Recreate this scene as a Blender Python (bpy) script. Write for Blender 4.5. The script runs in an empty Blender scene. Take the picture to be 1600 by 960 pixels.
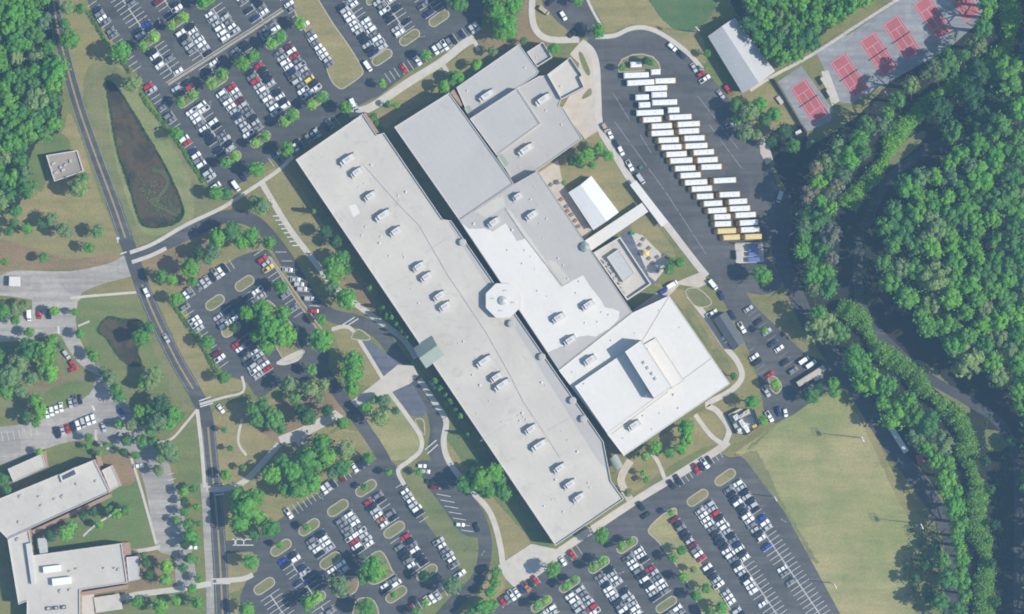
import bpy, math, random
import numpy as np
from mathutils import Vector, Matrix
rng = random.Random(7)
nrng = np.random.default_rng(7)
SC = bpy.context.scene
COL = SC.collection

# ------------------------------------------------------------------ camera, sky, sun, exposure
S = 0.33            # metres per photograph pixel on the ground
CAM_H = 1500.0      # flying height of the survey camera
cam_data = bpy.data.cameras.new("camera")
cam_data.sensor_width = 36.0
cam_data.lens = 36.0 * CAM_H / (1600 * S)
cam_data.clip_start = 1.0
cam_data.clip_end = 12000.0
cam = bpy.data.objects.new("camera", cam_data)
COL.objects.link(cam)
cam.location = (0, 0, CAM_H)
cam.rotation_euler = (0, 0, 0)
SC.camera = cam

SUN_EL = math.radians(43.0)
SUN_AZ = math.radians(96.5)          # clockwise from +Y (photo top)
world = bpy.data.worlds.new("World")
SC.world = world
world.use_nodes = True
wn = world.node_tree
for n in list(wn.nodes):
    wn.nodes.remove(n)
w_out = wn.nodes.new("ShaderNodeOutputWorld")
w_bg = wn.nodes.new("ShaderNodeBackground")
w_sky = wn.nodes.new("ShaderNodeTexSky")
w_sky.sky_type = 'NISHITA'
w_sky.sun_disc = False
w_sky.sun_elevation = SUN_EL
w_sky.sun_rotation = SUN_AZ
w_bg.inputs['Strength'].default_value = 0.10
wn.links.new(w_sky.outputs[0], w_bg.inputs[0])
wn.links.new(w_bg.outputs[0], w_out.inputs[0])

sun_data = bpy.data.lights.new("sun", 'SUN')
sun_data.energy = 4.3
sun_data.angle = math.radians(0.5)
sun_data.color = (1.0, 0.95, 0.87)
sun = bpy.data.objects.new("sun", sun_data)
COL.objects.link(sun)
to_sun = Vector((math.sin(SUN_AZ) * math.cos(SUN_EL), math.cos(SUN_AZ) * math.cos(SUN_EL), math.sin(SUN_EL)))
sun.rotation_euler = to_sun.to_track_quat('Z', 'Y').to_euler()
sun.location = (300, -30, 600)

SC.view_settings.view_transform = 'Standard'
SC.view_settings.look = 'None'
SC.view_settings.gamma = 1.0
SC.view_settings.exposure = 0.74
SC.cycles.filter_width = 1.8       # soft survey lens
SC.cycles.max_bounces = 5
SC.cycles.diffuse_bounces = 3
SC.cycles.transparent_max_bounces = 4
SC.cycles.volume_bounces = 0

HAZE_DENSITY = 1.3e-4
HAZE_COLOR = (0.25, 0.475, 0.74, 1)

# ------------------------------------------------------------------ helpers
def P(px, py, z=0.0):
    """Photo pixel on the ground grid -> world point at height z (survey grid of the place)."""
    k = 1.0 - z / CAM_H
    return Vector(((px - 800) * S * k, (480 - py) * S * k, z))

def tag(o, label=None, cat=None, group=None, kind=None):
    if label: o['label'] = label
    if cat: o['category'] = cat
    if group: o['group'] = group
    if kind: o['kind'] = kind
    return o

def empty(name, loc=(0, 0, 0), rz=0.0, parent=None):
    o = bpy.data.objects.new(name, None)
    o.empty_display_size = 0.2
    COL.objects.link(o)
    o.location = loc
    o.rotation_euler = (0, 0, rz)
    if parent: o.parent = parent
    return o

class MB:
    """Collects faces; build() links them as ONE mesh object."""
    def __init__(self):
        self.v = []; self.f = []; self.m = []
    def face(self, pts, mi=0):
        b = len(self.v)
        self.v.extend([tuple(p) for p in pts])
        self.f.append(tuple(range(b, b + len(pts)))); self.m.append(mi)
    def prism(self, pts, z0, z1, mi=0, ms=None, bottom=False):
        """pts: xy list (counter clockwise or not), closed solid top + sides."""
        pts = ccw([(p[0], p[1]) for p in pts])
        n = len(pts); b = len(self.v)
        self.v.extend([(x, y, z0) for x, y in pts]); self.v.extend([(x, y, z1) for x, y in pts])
        self.f.append(tuple(range(b + n, b + 2 * n))); self.m.append(mi)
        for i in range(n):
            j = (i + 1) % n
            self.f.append((b + i, b + j, b + n + j, b + n + i)); self.m.append(mi if ms is None else ms)
        if bottom:
            self.f.append(tuple(range(b + n - 1, b - 1, -1))); self.m.append(mi)
    def box(self, c, d, rz=0.0, mi=0, taper=1.0, M=None):
        cx, cy, cz = c; hx, hy, hz = d[0] / 2, d[1] / 2, d[2] / 2
        co, si = math.cos(rz), math.sin(rz)
        b = len(self.v)
        for z, t in ((-hz, 1.0), (hz, taper)):
            for x, y in ((-hx, -hy), (hx, -hy), (hx, hy), (-hx, hy)):
                x *= t; y *= t
                p = (cx + x * co - y * si, cy + x * si + y * co, cz + z)
                self.v.append(tuple(M @ Vector(p)) if M else p)
        for q in ((3, 2, 1, 0), (4, 5, 6, 7), (0, 1, 5, 4), (1, 2, 6, 5), (2, 3, 7, 6), (3, 0, 4, 7)):
            self.f.append(tuple(b + i for i in q)); self.m.append(mi)
    def cyl(self, p0, p1, r0, r1, n=8, mi=0, cap=True):
        p0 = Vector(p0); p1 = Vector(p1); d = (p1 - p0).normalized()
        a = d.orthogonal().normalized(); c = d.cross(a); b = len(self.v)
        for p, r in ((p0, r0), (p1, r1)):
            for i in range(n):
                t = 2 * math.pi * i / n
                self.v.append(tuple(p + a * (r * math.cos(t)) + c * (r * math.sin(t))))
        for i in range(n):
            j = (i + 1) % n
            self.f.append((b + i, b + j, b + n + j, b + n + i)); self.m.append(mi)
        if cap:
            self.f.append(tuple(b + n + i for i in range(n))); self.m.append(mi)
            self.f.append(tuple(b + i for i in reversed(range(n)))); self.m.append(mi)
    def mesh(self, name, mats):
        me = bpy.data.meshes.new(name)
        me.from_pydata(self.v, [], self.f)
        for m in mats: me.materials.append(m)
        if len(mats) > 1:
            me.polygons.foreach_set('material_index', self.m)
        me.update()
        return me
    def build(self, name, mats, parent=None):
        if not isinstance(mats, (list, tuple)): mats = [mats]
        o = bpy.data.objects.new(name, self.mesh(name, mats))
        COL.objects.link(o)
        if parent: o.parent = parent
        return o

def ccw(pts):
    a = 0
    for i in range(len(pts)):
        x0, y0 = pts[i]; x1, y1 = pts[(i + 1) % len(pts)]
        a += x0 * y1 - x1 * y0
    return pts if a > 0 else pts[::-1]

def smooth(pts, n=5, closed=True):
    """Catmull-Rom through points."""
    out = []; N = len(pts)
    rngN = range(N) if closed else range(N - 1)
    for i in rngN:
        if closed:
            p0, p1, p2, p3 = pts[i - 1], pts[i], pts[(i + 1) % N], pts[(i + 2) % N]
        else:
            p0, p1, p2, p3 = pts[max(i - 1, 0)], pts[i], pts[i + 1], pts[min(i + 2, N - 1)]
        for k in range(n):
            t = k / n; t2 = t * t; t3 = t2 * t
            out.append(tuple(0.5 * ((2 * p1[d]) + (-p0[d] + p2[d]) * t + (2 * p0[d] - 5 * p1[d] + 4 * p2[d] - p3[d]) * t2 + (-p0[d] + 3 * p1[d] - 3 * p2[d] + p3[d]) * t3) for d in (0, 1)))
    if not closed: out.append(tuple(pts[-1]))
    return out

def ragged(pts, amp, step=4.0):
    """subdivide a pixel polygon and jitter its edge a little (grass meeting dirt)"""
    out = []
    N = len(pts)
    for i in range(N):
        a, b = pts[i], pts[(i + 1) % N]
        L = math.hypot(b[0] - a[0], b[1] - a[1]); k = max(1, int(L / step))
        for j in range(k):
            t = j / k
            out.append((a[0] + (b[0] - a[0]) * t + rng.uniform(-amp, amp), a[1] + (b[1] - a[1]) * t + rng.uniform(-amp, amp)))
    return out

def W(pts, z=0.0):
    return [(P(x, y, z).x, P(x, y, z).y) for x, y in pts]

_layer = [0.0]
def next_z(base):
    _layer[0] += 0.0015
    return base + (_layer[0] % 0.05)

def sheet(name, pts, m, base=0.02, kind='structure', parent=None, label=None):
    z = next_z(base); b = MB()
    b.face([(x, y, z) for x, y in ccw(W(pts))])
    o = b.build(name, m, parent)
    if kind and not parent: o['kind'] = kind
    if label: o['label'] = label
    return o

def strip_poly(cl, w):
    """centre line (pixels) + width -> polygon"""
    L = []; R = []; n = len(cl)
    for i in range(n):
        a = cl[max(i - 1, 0)]; b = cl[min(i + 1, n - 1)]
        dx, dy = b[0] - a[0], b[1] - a[1]; l = math.hypot(dx, dy) or 1
        nx, ny = -dy / l, dx / l
        ww = w if not isinstance(w, (list, tuple)) else w[min(i, len(w) - 1)]
        L.append((cl[i][0] + nx * ww / 2, cl[i][1] + ny * ww / 2)); R.append((cl[i][0] - nx * ww / 2, cl[i][1] - ny * ww / 2))
    return L, R

def strip(name, cl, w, m, base=0.06, sm=4, thick=0.0, kind='structure', parent=None, label=None):
    if sm: cl = smooth(cl, sm, False)
    L, R = strip_poly(cl, w); z = next_z(base); b = MB()
    Lw, Rw = W(L), W(R)
    for i in range(len(cl) - 1):
        b.face([(*Lw[i], z), (*Lw[i + 1], z), (*Rw[i + 1], z), (*Rw[i], z)])
        if thick:
            b.face([(*Lw[i], z - thick), (*Lw[i + 1], z - thick), (*Lw[i + 1], z), (*Lw[i], z)])
            b.face([(*Rw[i + 1], z - thick), (*Rw[i], z - thick), (*Rw[i], z), (*Rw[i + 1], z)])
    o = b.build(name, m, parent)
    # make tops face up
    me = o.data
    flip = [p for p in me.polygons if p.normal.z < -0.5]
    if flip:
        me.flip_normals()
    if kind and not parent: o['kind'] = kind
    if label: o['label'] = label
    return o

def slab(name, pts, m, top=0.16, kind='structure', parent=None, label=None):
    b = MB(); b.prism(W(pts), 0.0, next_z(top), 0)
    o = b.build(name, m, parent)
    if kind and not parent: o['kind'] = kind
    if label: o['label'] = label
    return o

def inset(pts, d):
    """inset a ccw world polygon by d metres (mitred)"""
    pts = ccw(pts); n = len(pts); out = []
    for i in range(n):
        p0, p1, p2 = Vector(pts[i - 1]), Vector(pts[i]), Vector(pts[(i + 1) % n])
        e1 = (p1 - p0).normalized(); e2 = (p2 - p1).normalized()
        n1 = Vector((-e1.y, e1.x)); n2 = Vector((-e2.y, e2.x))
        bis = n1 + n2
        if bis.length < 1e-6: bis = n1
        bis.normalize(); c = max(bis.dot(n1), 0.35)
        out.append(tuple(p1 + bis * (d / c)))
    return out

# ------------------------------------------------------------------ materials
ALB = 0.87      # overall albedo calibration of ground, paving and roofs
def alb(c): return tuple(x * ALB for x in c)
def new_mat(name):
    m = bpy.data.materials.new(name); m.use_nodes = True
    nt = m.node_tree
    bsdf = next(n for n in nt.nodes if n.type == 'BSDF_PRINCIPLED')
    return m, nt, bsdf

def _coord(nt):
    tc = nt.nodes.new('ShaderNodeTexCoord')
    return tc.outputs['Object']

def _noise(nt, vec, scale, detail=4.0, rough=0.55, dist=0.0):
    n = nt.nodes.new('ShaderNodeTexNoise')
    n.inputs['Scale'].default_value = scale; n.inputs['Detail'].default_value = detail
    n.inputs['Roughness'].default_value = rough; n.inputs['Distortion'].default_value = dist
    nt.links.new(vec, n.inputs['Vector'])
    return n.outputs['Fac']

def _ramp(nt, fac, stops):
    r = nt.nodes.new('ShaderNodeValToRGB')
    el = r.color_ramp.elements
    while len(el) < len(stops): el.new(0.5)
    for e, (p, c) in zip(el, stops):
        e.position = p; e.color = (*c, 1) if len(c) == 3 else c
    nt.links.new(fac, r.inputs[0])
    return r.outputs[0]

def _mix(nt, fac, a, b, mode='MIX'):
    m = nt.nodes.new('ShaderNodeMix'); m.data_type = 'RGBA'; m.blend_type = mode
    for s, v in ((m.inputs[0], fac), (m.inputs[6], a), (m.inputs[7], b)):
        if hasattr(v, 'is_linked'): nt.links.new(v, s)
        elif isinstance(v, (int, float)): s.default_value = v
        else: s.default_value = (*v, 1)
    return m.outputs[2]

def plain(name, col, rough=0.6, metal=0.0, var=0.12, scale=0.6):
    col = alb(col)
    m, nt, b = new_mat(name)
    f = _noise(nt, _coord(nt), scale, 5)
    lo = tuple(c * (1 - var) for c in col); hi = tuple(min(1, c * (1 + var)) for c in col)
    nt.links.new(_ramp(nt, f, [(0.3, lo), (0.7, hi)]), b.inputs['Base Color'])
    b.inputs['Roughness'].default_value = rough; b.inputs['Metallic'].default_value = metal
    return m

def ground(name, a, b_, c, s1=0.012, s2=0.09, s3=0.9, rough=0.95):
    """three-colour patchy ground: a/b by broad patches, c in smaller spots"""
    a, b_, c = alb(a), alb(b_), alb(c)
    m, nt, b = new_mat(name); v = _coord(nt)
    n1 = _noise(nt, v, s1, 6, 0.6, 0.4); n2 = _noise(nt, v, s2, 6, 0.65, 0.3); n3 = _noise(nt, v, s3, 4, 0.7)
    base = _mix(nt, _ramp(nt, n1, [(0.38, (0, 0, 0)), (0.62, (1, 1, 1))]), a, b_)
    base = _mix(nt, _ramp(nt, n2, [(0.48, (0, 0, 0)), (0.72, (0.8, 0.8, 0.8))]), base, c)
    mp = nt.nodes.new('ShaderNodeMapping'); mp.inputs['Rotation'].default_value = (0, 0, math.radians(58)); mp.inputs['Scale'].default_value = (0.02, 0.16, 1)
    nt.links.new(v, mp.inputs['Vector'])
    st = _noise(nt, mp.outputs[0], 1.0, 5, 0.65, 0.4)
    base = _mix(nt, 1.0, base, _ramp(nt, st, [(0.3, (0.80, 0.86, 0.80)), (0.5, (1, 1, 1)), (0.72, (1.18, 1.12, 1.12))]), 'MULTIPLY')
    fine = _ramp(nt, n3, [(0.25, (0.72, 0.72, 0.72)), (0.75, (1.2, 1.2, 1.2))])
    col = _mix(nt, 1.0, base, fine, 'MULTIPLY')
    nt.links.new(col, b.inputs['Base Color'])
    b.inputs['Roughness'].default_value = rough
    b.inputs['Specular IOR Level'].default_value = 0.15
    return m

def asphalt(name, col, var=0.14):
    col = alb(col)
    m, nt, b = new_mat(name); v = _coord(nt)
    n1 = _noise(nt, v, 0.035, 5, 0.6, 0.6); n2 = _noise(nt, v, 0.35, 5, 0.7); n3 = _noise(nt, v, 4.0, 3)
    lo = tuple(c * (1 - var) for c in col); hi = tuple(c * (1 + var) for c in col)
    base = _ramp(nt, n1, [(0.3, lo), (0.7, hi)])
    base = _mix(nt, 1.0, base, _ramp(nt, n2, [(0.25, (0.86, 0.86, 0.87)), (0.75, (1.12, 1.12, 1.1))]), 'MULTIPLY')
    base = _mix(nt, 1.0, base, _ramp(nt, n3, [(0.2, (0.85, 0.85, 0.85)), (0.8, (1.12, 1.12, 1.12))]), 'MULTIPLY')
    mp = nt.nodes.new('ShaderNodeMapping'); mp.inputs['Rotation'].default_value = (0, 0, math.radians(56)); mp.inputs['Scale'].default_value = (0.018, 0.30, 1)
    nt.links.new(v, mp.inputs['Vector'])
    st = _noise(nt, mp.outputs[0], 1.0, 5, 0.7)
    base = _mix(nt, 1.0, base, _ramp(nt, st, [(0.3, (0.76, 0.76, 0.77)), (0.7, (1.28, 1.26, 1.23))]), 'MULTIPLY')
    pv_ = nt.nodes.new('ShaderNodeTexVoronoi'); pv_.distance = 'CHEBYCHEV'; pv_.inputs['Scale'].default_value = 0.045
    nt.links.new(v, pv_.inputs['Vector'])
    base = _mix(nt, 1.0, base, _ramp(nt, pv_.outputs['Color'], [(0.1, (0.88, 0.88, 0.89)), (0.5, (1, 1, 1)), (0.9, (1.10, 1.10, 1.09))]), 'MULTIPLY')
    sp = _noise(nt, v, 1.3, 2, 0.5)
    base = _mix(nt, 1.0, base, _ramp(nt, sp, [(0.24, (0.62, 0.62, 0.64)), (0.34, (1, 1, 1))]), 'MULTIPLY')
    vo = nt.nodes.new('ShaderNodeTexVoronoi'); vo.feature = 'DISTANCE_TO_EDGE'; vo.inputs['Scale'].default_value = 0.055
    nt.links.new(v, vo.inputs['Vector'])
    crack = _ramp(nt, vo.outputs['Distance'], [(0.0, (0.72, 0.72, 0.74)), (0.012, (1, 1, 1))])
    base = _mix(nt, 0.6, base, crack, 'MULTIPLY')
    nt.links.new(base, b.inputs['Base Color'])
    b.inputs['Roughness'].default_value = 0.92
    b.inputs['Specular IOR Level'].default_value = 0.2
    return m

def roofing(name, col, stain=0.12, seam=0.08):
    col = alb(col)
    m, nt, b = new_mat(name); v = _coord(nt)
    rot = nt.nodes.new('ShaderNodeMapping'); rot.inputs['Rotation'].default_value = (0, 0, math.radians(56.3))
    nt.links.new(v, rot.inputs['Vector'])
    n1 = _noise(nt, v, 0.03, 6, 0.62, 0.5); n2 = _noise(nt, v, 0.5, 5, 0.7)
    base = _ramp(nt, n1, [(0.3, tuple(c * (1 - stain) for c in col)), (0.65, tuple(min(1, c * (1 + stain * 0.35)) for c in col))])
    base = _mix(nt, 1.0, base, _ramp(nt, n2, [(0.25, (0.95, 0.945, 0.93)), (0.7, (1.02, 1.02, 1.02))]), 'MULTIPLY')
    n4 = _noise(nt, v, 0.11, 6, 0.6, 1.2)
    base = _mix(nt, 1.0, base, _ramp(nt, n4, [(0.28, (1 - stain * 1.3, 1 - stain * 1.35, 1 - stain * 1.5)), (0.42, (1, 1, 1)), (0.62, (1, 1, 1)), (0.70, (1 - stain * .5, 1 - stain * .5, 1 - stain * .6))]), 'MULTIPLY')
    br = nt.nodes.new('ShaderNodeTexBrick')
    br.inputs['Scale'].default_value = 1.0
    br.inputs['Brick Width'].default_value = 30.0; br.inputs['Row Height'].default_value = 3.05
    br.inputs['Mortar Size'].default_value = 0.07
    br.inputs['Color1'].default_value = (1, 1, 1, 1); br.inputs['Color2'].default_value = (0.985, 0.985, 0.985, 1)
    br.inputs['Mortar'].default_value = (1 - seam, 1 - seam, 1 - seam, 1)
    nt.links.new(rot.outputs[0], br.inputs['Vector'])
    base = _mix(nt, 1.0, base, br.outputs['Color'], 'MULTIPLY')
    nt.links.new(base, b.inputs['Base Color'])
    b.inputs['Roughness'].default_value = 0.8
    b.inputs['Specular IOR Level'].default_value = 0.2
    return m

def leaf(name, col, hue=0.03, trans=0.48):
    m, nt, b = new_mat(name)
    g = nt.nodes.new('ShaderNodeNewGeometry'); oi = nt.nodes.new('ShaderNodeObjectInfo')
    lo = tuple(c * 0.84 for c in col); hi = (col[0] * 1.35, col[1] * 1.22, col[2] * 1.1)
    c1 = _ramp(nt, g.outputs['Random Per Island'], [(0.0, lo), (1.0, hi)])
    tint = _ramp(nt, oi.outputs['Random'], [(0.0, (0.68, 0.80, 0.95)), (0.3, (1.05, 0.92, 0.95)), (0.6, (0.9, 1, 1)), (0.85, (1.22, 1.1, 0.9)), (1.0, (1.35, 1.15, 1.1))])
    c1 = _mix(nt, 1.0, c1, tint, 'MULTIPLY')
    nt.links.new(c1, b.inputs['Base Color'])
    b.inputs['Roughness'].default_value = 0.55
    b.inputs['Specular IOR Level'].default_value = 0.25
    tr = nt.nodes.new('ShaderNodeBsdfTranslucent'); mx = nt.nodes.new('ShaderNodeMixShader')
    nt.links.new(c1, tr.inputs['Color']); mx.inputs[0].default_value = trans
    out = next(n for n in nt.nodes if n.type == 'OUTPUT_MATERIAL')
    nt.links.new(b.outputs[0], mx.inputs[1]); nt.links.new(tr.outputs[0], mx.inputs[2]); nt.links.new(mx.outputs[0], out.inputs[0])
    return m

def paint(name, col, rough=0.3, metal=0.0):
    m, nt, b = new_mat(name)
    f = _noise(nt, _coord(nt), 2.0, 3)
    nt.links.new(_ramp(nt, f, [(0.3, tuple(c * 0.9 for c in col)), (0.7, tuple(min(1, c * 1.05) for c in col))]), b.inputs['Base Color'])
    b.inputs['Roughness'].default_value = rough; b.inputs['Metallic'].default_value = metal
    b.inputs['Coat Weight'].default_value = 0.3
    return m

M = {}
M['grass'] = ground('grass_mixed', (0.185, 0.208, 0.066), (0.25, 0.215, 0.084), (0.132, 0.182, 0.05))
M['grass_tan'] = ground('grass_dry', (0.315, 0.265, 0.118), (0.275, 0.245, 0.100), (0.215, 0.222, 0.080))
M['grass_green'] = ground('grass_green', (0.125, 0.20, 0.060), (0.19, 0.21, 0.075), (0.235, 0.21, 0.09))
M['grass_field'] = ground('grass_playing_field', (0.265, 0.280, 0.105), (0.395, 0.345, 0.165), (0.205, 0.268, 0.088), 0.022, 0.06)
M['turf'] = ground('turf_deep_green', (0.085, 0.160, 0.060), (0.11, 0.175, 0.065), (0.155, 0.19, 0.075))
M['bank'] = ground('pond_bank_grass', (0.185, 0.205, 0.080), (0.245, 0.225, 0.105), (0.135, 0.185, 0.062), 0.02, 0.12)
M['rim'] = ground('pond_rim_grass', (0.235, 0.265, 0.100), (0.285, 0.275, 0.125), (0.17, 0.225, 0.075), 0.03, 0.12)
M['litter'] = ground('leaf_litter', (0.030, 0.032, 0.026), (0.040, 0.037, 0.030), (0.028, 0.045, 0.022), 0.03, 0.2)  # litter colour darkened to carry the shade under and between the trees
M['mulch'] = ground('pine_straw', (0.27, 0.185, 0.100), (0.29, 0.215, 0.115), (0.20, 0.19, 0.08), 0.05, 0.25)
M['asphalt'] = asphalt('asphalt', (0.096, 0.097, 0.098))
M['asphalt_dark'] = asphalt('asphalt_new', (0.084, 0.085, 0.087), 0.12)  # tree shade put into the asphalt colour of the two right-hand roads
M['asphalt_old'] = asphalt('asphalt_weathered', (0.104, 0.103, 0.102), 0.16)
M['road_grey'] = asphalt('road_pale_grey', (0.385, 0.36, 0.325), 0.08)
M['concrete'] = plain('concrete', (0.56, 0.515, 0.445), 0.9, 0, 0.09, 0.25)
M['concrete_tan'] = plain('concrete_tan', (0.53, 0.465, 0.385), 0.9, 0, 0.10, 0.2)
M['kerb'] = plain('kerb_concrete', (0.45, 0.40, 0.30), 0.9, 0, 0.12, 0.5)
M['line'] = plain('white_road_paint', (0.62, 0.62, 0.60), 0.8, 0, 0.22, 0.8)
M['line_faint'] = plain('worn_road_paint', (0.27, 0.26, 0.25), 0.85, 0, 0.25, 0.8)
M['line_yellow'] = plain('yellow_road_paint', (0.52, 0.41, 0.17), 0.8, 0, 0.15, 0.8)
M['blue_pad'] = asphalt('blue_tinted_paving', (0.135, 0.143, 0.18))
M['water'] = None
M['roof_grey'] = roofing('roof_membrane_grey', (0.59, 0.555, 0.49))
M['roof_blue'] = roofing('roof_membrane_cool_grey', (0.495, 0.48, 0.455), 0.06)
M['roof_cool'] = roofing('roof_membrane_pale', (0.485, 0.465, 0.435), 0.07)
M['roof_white'] = roofing('roof_coating_white', (0.74, 0.715, 0.665), 0.035, 0.02)
M['roof_green'] = plain('roof_metal_green', (0.29, 0.345, 0.295), 0.5, 0.0, 0.05)
M['roof_slate'] = plain('roof_metal_slate', (0.075, 0.082, 0.095), 0.5, 0.0, 0.05)
M['roof_metal'] = plain('roof_metal_grey', (0.50, 0.50, 0.49), 0.55, 0.0, 0.05)
M['roof_brown'] = roofing('roof_gravel_brown', (0.37, 0.325, 0.27), 0.2)
M['terracotta'] = plain('terracotta_paint', (0.42, 0.16, 0.12), 0.8)
M['fabric'] = roofing('tent_fabric', (0.80, 0.80, 0.80), 0.06, 0.10)
M['brick'] = plain('brick_wall', (0.38, 0.25, 0.185), 0.9, 0, 0.15, 1.5)
M['wall_tan'] = plain('wall_render', (0.47, 0.42, 0.35), 0.9, 0, 0.08)
M['coping'] = plain('parapet_coping', (0.60, 0.58, 0.54), 0.7, 0, 0.06)
M['glass'] = plain('dark_glass', (0.025, 0.03, 0.04), 0.15, 0, 0.1)
M['unit_white'] = plain('sheet_metal_pale', (0.70, 0.68, 0.64), 0.5, 0.0, 0.08)
M['unit_grey'] = plain('sheet_metal_grey', (0.50, 0.49, 0.47), 0.5, 0.0, 0.1)
M['dark'] = plain('dark_rubber', (0.03, 0.03, 0.033), 0.8)
M['steel'] = plain('galvanised_steel', (0.45, 0.46, 0.47), 0.45, 0.3, 0.1)
M['pipe'] = plain('roof_pipe_grey', (0.46, 0.45, 0.43), 0.7, 0, 0.1)
M['court_grey'] = asphalt('court_grey_acrylic', (0.30, 0.305, 0.315), 0.05)
M['court_red'] = plain('court_red_acrylic', (0.42, 0.105, 0.115), 0.85, 0, 0.10, 0.12)
M['court_line'] = plain('court_line_white', (0.60, 0.47, 0.45), 0.8, 0, 0.06)
M['bark'] = plain('bark', (0.10, 0.075, 0.055), 0.95, 0, 0.25, 3)
M['bus_yellow'] = paint('bus_yellow', (0.60, 0.36, 0.055), 0.4)
M['bus_white'] = paint('bus_roof_white', (0.78, 0.78, 0.77), 0.5)
M['bus_roof_yellow'] = paint('bus_roof_yellow', (0.72, 0.55, 0.20), 0.5)
M['plastic_green'] = paint('plastic_green', (0.03, 0.2, 0.12), 0.5)
M['wood'] = plain('weathered_wood', (0.24, 0.20, 0.16), 0.9, 0, 0.2, 3)
M['yellow'] = paint('canvas_yellow', (0.68, 0.50, 0.14), 0.8)
M['blue_sheet'] = paint('blue_sheet', (0.10, 0.15, 0.36), 0.6)
m, nt, b = new_mat('pond_water')
f = _noise(nt, _coord(nt), 0.06, 7, 0.66, 1.0)
nt.links.new(_ramp(nt, f, [(0.3, (0.022, 0.024, 0.020)), (0.42, (0.052, 0.044, 0.026)), (0.50, (0.095, 0.066, 0.036)), (0.58, (0.046, 0.054, 0.024)), (0.66, (0.11, 0.105, 0.045))]), b.inputs['Base Color'])
b.inputs['Roughness'].default_value = 0.45; b.inputs['Specular IOR Level'].default_value = 0.2
M['water'] = m

CARCOL = {
    'w': ('white', (0.80, 0.80, 0.79)), 's': ('silver', (0.46, 0.47, 0.48)), 'g': ('grey', (0.20, 0.205, 0.21)),
    'k': ('black', (0.018, 0.022, 0.032)), 'n': ('navy blue', (0.022, 0.035, 0.11)), 'b': ('bright blue', (0.02, 0.06, 0.36)),  # black also paints cars that are dark only from lying in shade
    'r': ('red', (0.46, 0.022, 0.025)), 'm': ('dark red', (0.16, 0.012, 0.02)), 'y': ('yellow', (0.72, 0.56, 0.08)),
    'o': ('orange brown', (0.42, 0.16, 0.07)), 't': ('tan', (0.42, 0.34, 0.22))}
CARMAT = {k: paint('car_paint_' + v[0].replace(' ', '_'), v[1], 0.28) for k, v in CARCOL.items()}

ORD = ['first', 'second', 'third', 'fourth', 'fifth', 'sixth', 'seventh', 'eighth', 'ninth', 'tenth', 'eleventh', 'twelfth', 'thirteenth',
       'fourteenth', 'fifteenth', 'sixteenth', 'seventeenth', 'eighteenth', 'nineteenth', 'twentieth']
TENS = {20: ('twenty', 'twentieth'), 30: ('thirty', 'thirtieth'), 40: ('forty', 'fortieth'), 50: ('fifty', 'fiftieth'), 60: ('sixty', 'sixtieth'), 70: ('seventy', 'seventieth'), 80: ('eighty', 'eightieth'), 90: ('ninety', 'ninetieth'), 100: ('hundred', 'hundredth')}
def ordinal(n):
    if n <= 20: return ORD[n - 1]
    if n > 100: return 'hundred-and-' + ordinal(n - 100)
    t = n // 10 * 10
    return TENS[t][1] if n == t else TENS[t][0] + '-' + ORD[n - t - 1]

# ------------------------------------------------------------------ the ground and its cover
b = MB(); G = 2600
b.face([(-G, -G, 0), (G, -G, 0), (G, G, 0), (-G, G, 0)])
tag(b.build('ground', M['grass']), 'rough grass ground under the whole campus', kind='structure')

# dry lawns, green lawns, leaf litter
def lawn(name, pts, mat, jit=1.2, sm=True, base=0.006):
    p = smooth(pts, 4) if sm else pts
    return sheet(name, ragged(p, jit, 3.0), M[mat], base)
_layer[0] = 0
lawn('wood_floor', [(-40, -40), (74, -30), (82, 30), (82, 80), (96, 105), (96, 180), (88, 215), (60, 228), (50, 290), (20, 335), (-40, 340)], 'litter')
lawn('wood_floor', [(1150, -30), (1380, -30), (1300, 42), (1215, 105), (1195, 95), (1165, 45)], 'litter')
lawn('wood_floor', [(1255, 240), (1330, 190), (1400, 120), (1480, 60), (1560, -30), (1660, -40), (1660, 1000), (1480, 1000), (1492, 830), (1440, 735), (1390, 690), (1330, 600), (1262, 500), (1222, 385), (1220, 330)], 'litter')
lawn('lawn', [(84, -10), (150, 20), (185, 85), (205, 115), (150, 98), (132, 120), (128, 170), (112, 130), (102, 80), (96, 40)], 'grass_tan')
lawn('lawn', [(60, 228), (95, 210), (112, 180), (150, 290), (188, 395), (160, 410), (60, 420), (-30, 425), (-30, 330), (30, 320)], 'grass_tan')
lawn('lawn', [(-30, 370), (60, 390), (110, 405), (180, 395), (160, 418), (40, 422), (-30, 420)], 'mulch')
lawn('lawn', [(60, 222), (100, 210), (110, 240), (75, 245), (72, 282), (62, 300), (45, 260)], 'grass_green')
lawn('pond_bank', [(133, 165), (136, 118), (165, 98), (196, 116), (230, 165), (284, 238), (318, 300), (345, 318), (300, 345), (240, 368), (212, 384), (196, 365), (172, 290), (150, 220)], 'bank')
lawn('pond_bank', [(166, 124), (188, 120), (244, 188), (290, 266), (304, 324), (290, 354), (252, 367), (222, 362), (202, 322), (178, 240), (166, 170)], 'rim', 1.5)
lawn('lawn', [(232, 420), (250, 445), (290, 492), (320, 560), (345, 590), (378, 590), (380, 608), (315, 620), (285, 560), (250, 480), (222, 440)], 'grass_tan')
lawn('lawn', [(215, 405), (310, 362), (400, 352), (425, 385), (410, 398), (370, 400), (300, 450), (285, 455), (240, 440)], 'mulch')
lawn('lawn', [(345, 345), (400, 350), (430, 392), (372, 402), (330, 425)], 'grass_tan')
lawn('lawn', [(118, 468), (210, 458), (240, 500), (300, 620), (240, 690), (185, 620), (160, 575), (135, 530), (120, 500)], 'grass_green')
lawn('lawn', [(225, 500), (255, 530), (300, 618), (280, 640), (245, 560)], 'bank')
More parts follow.
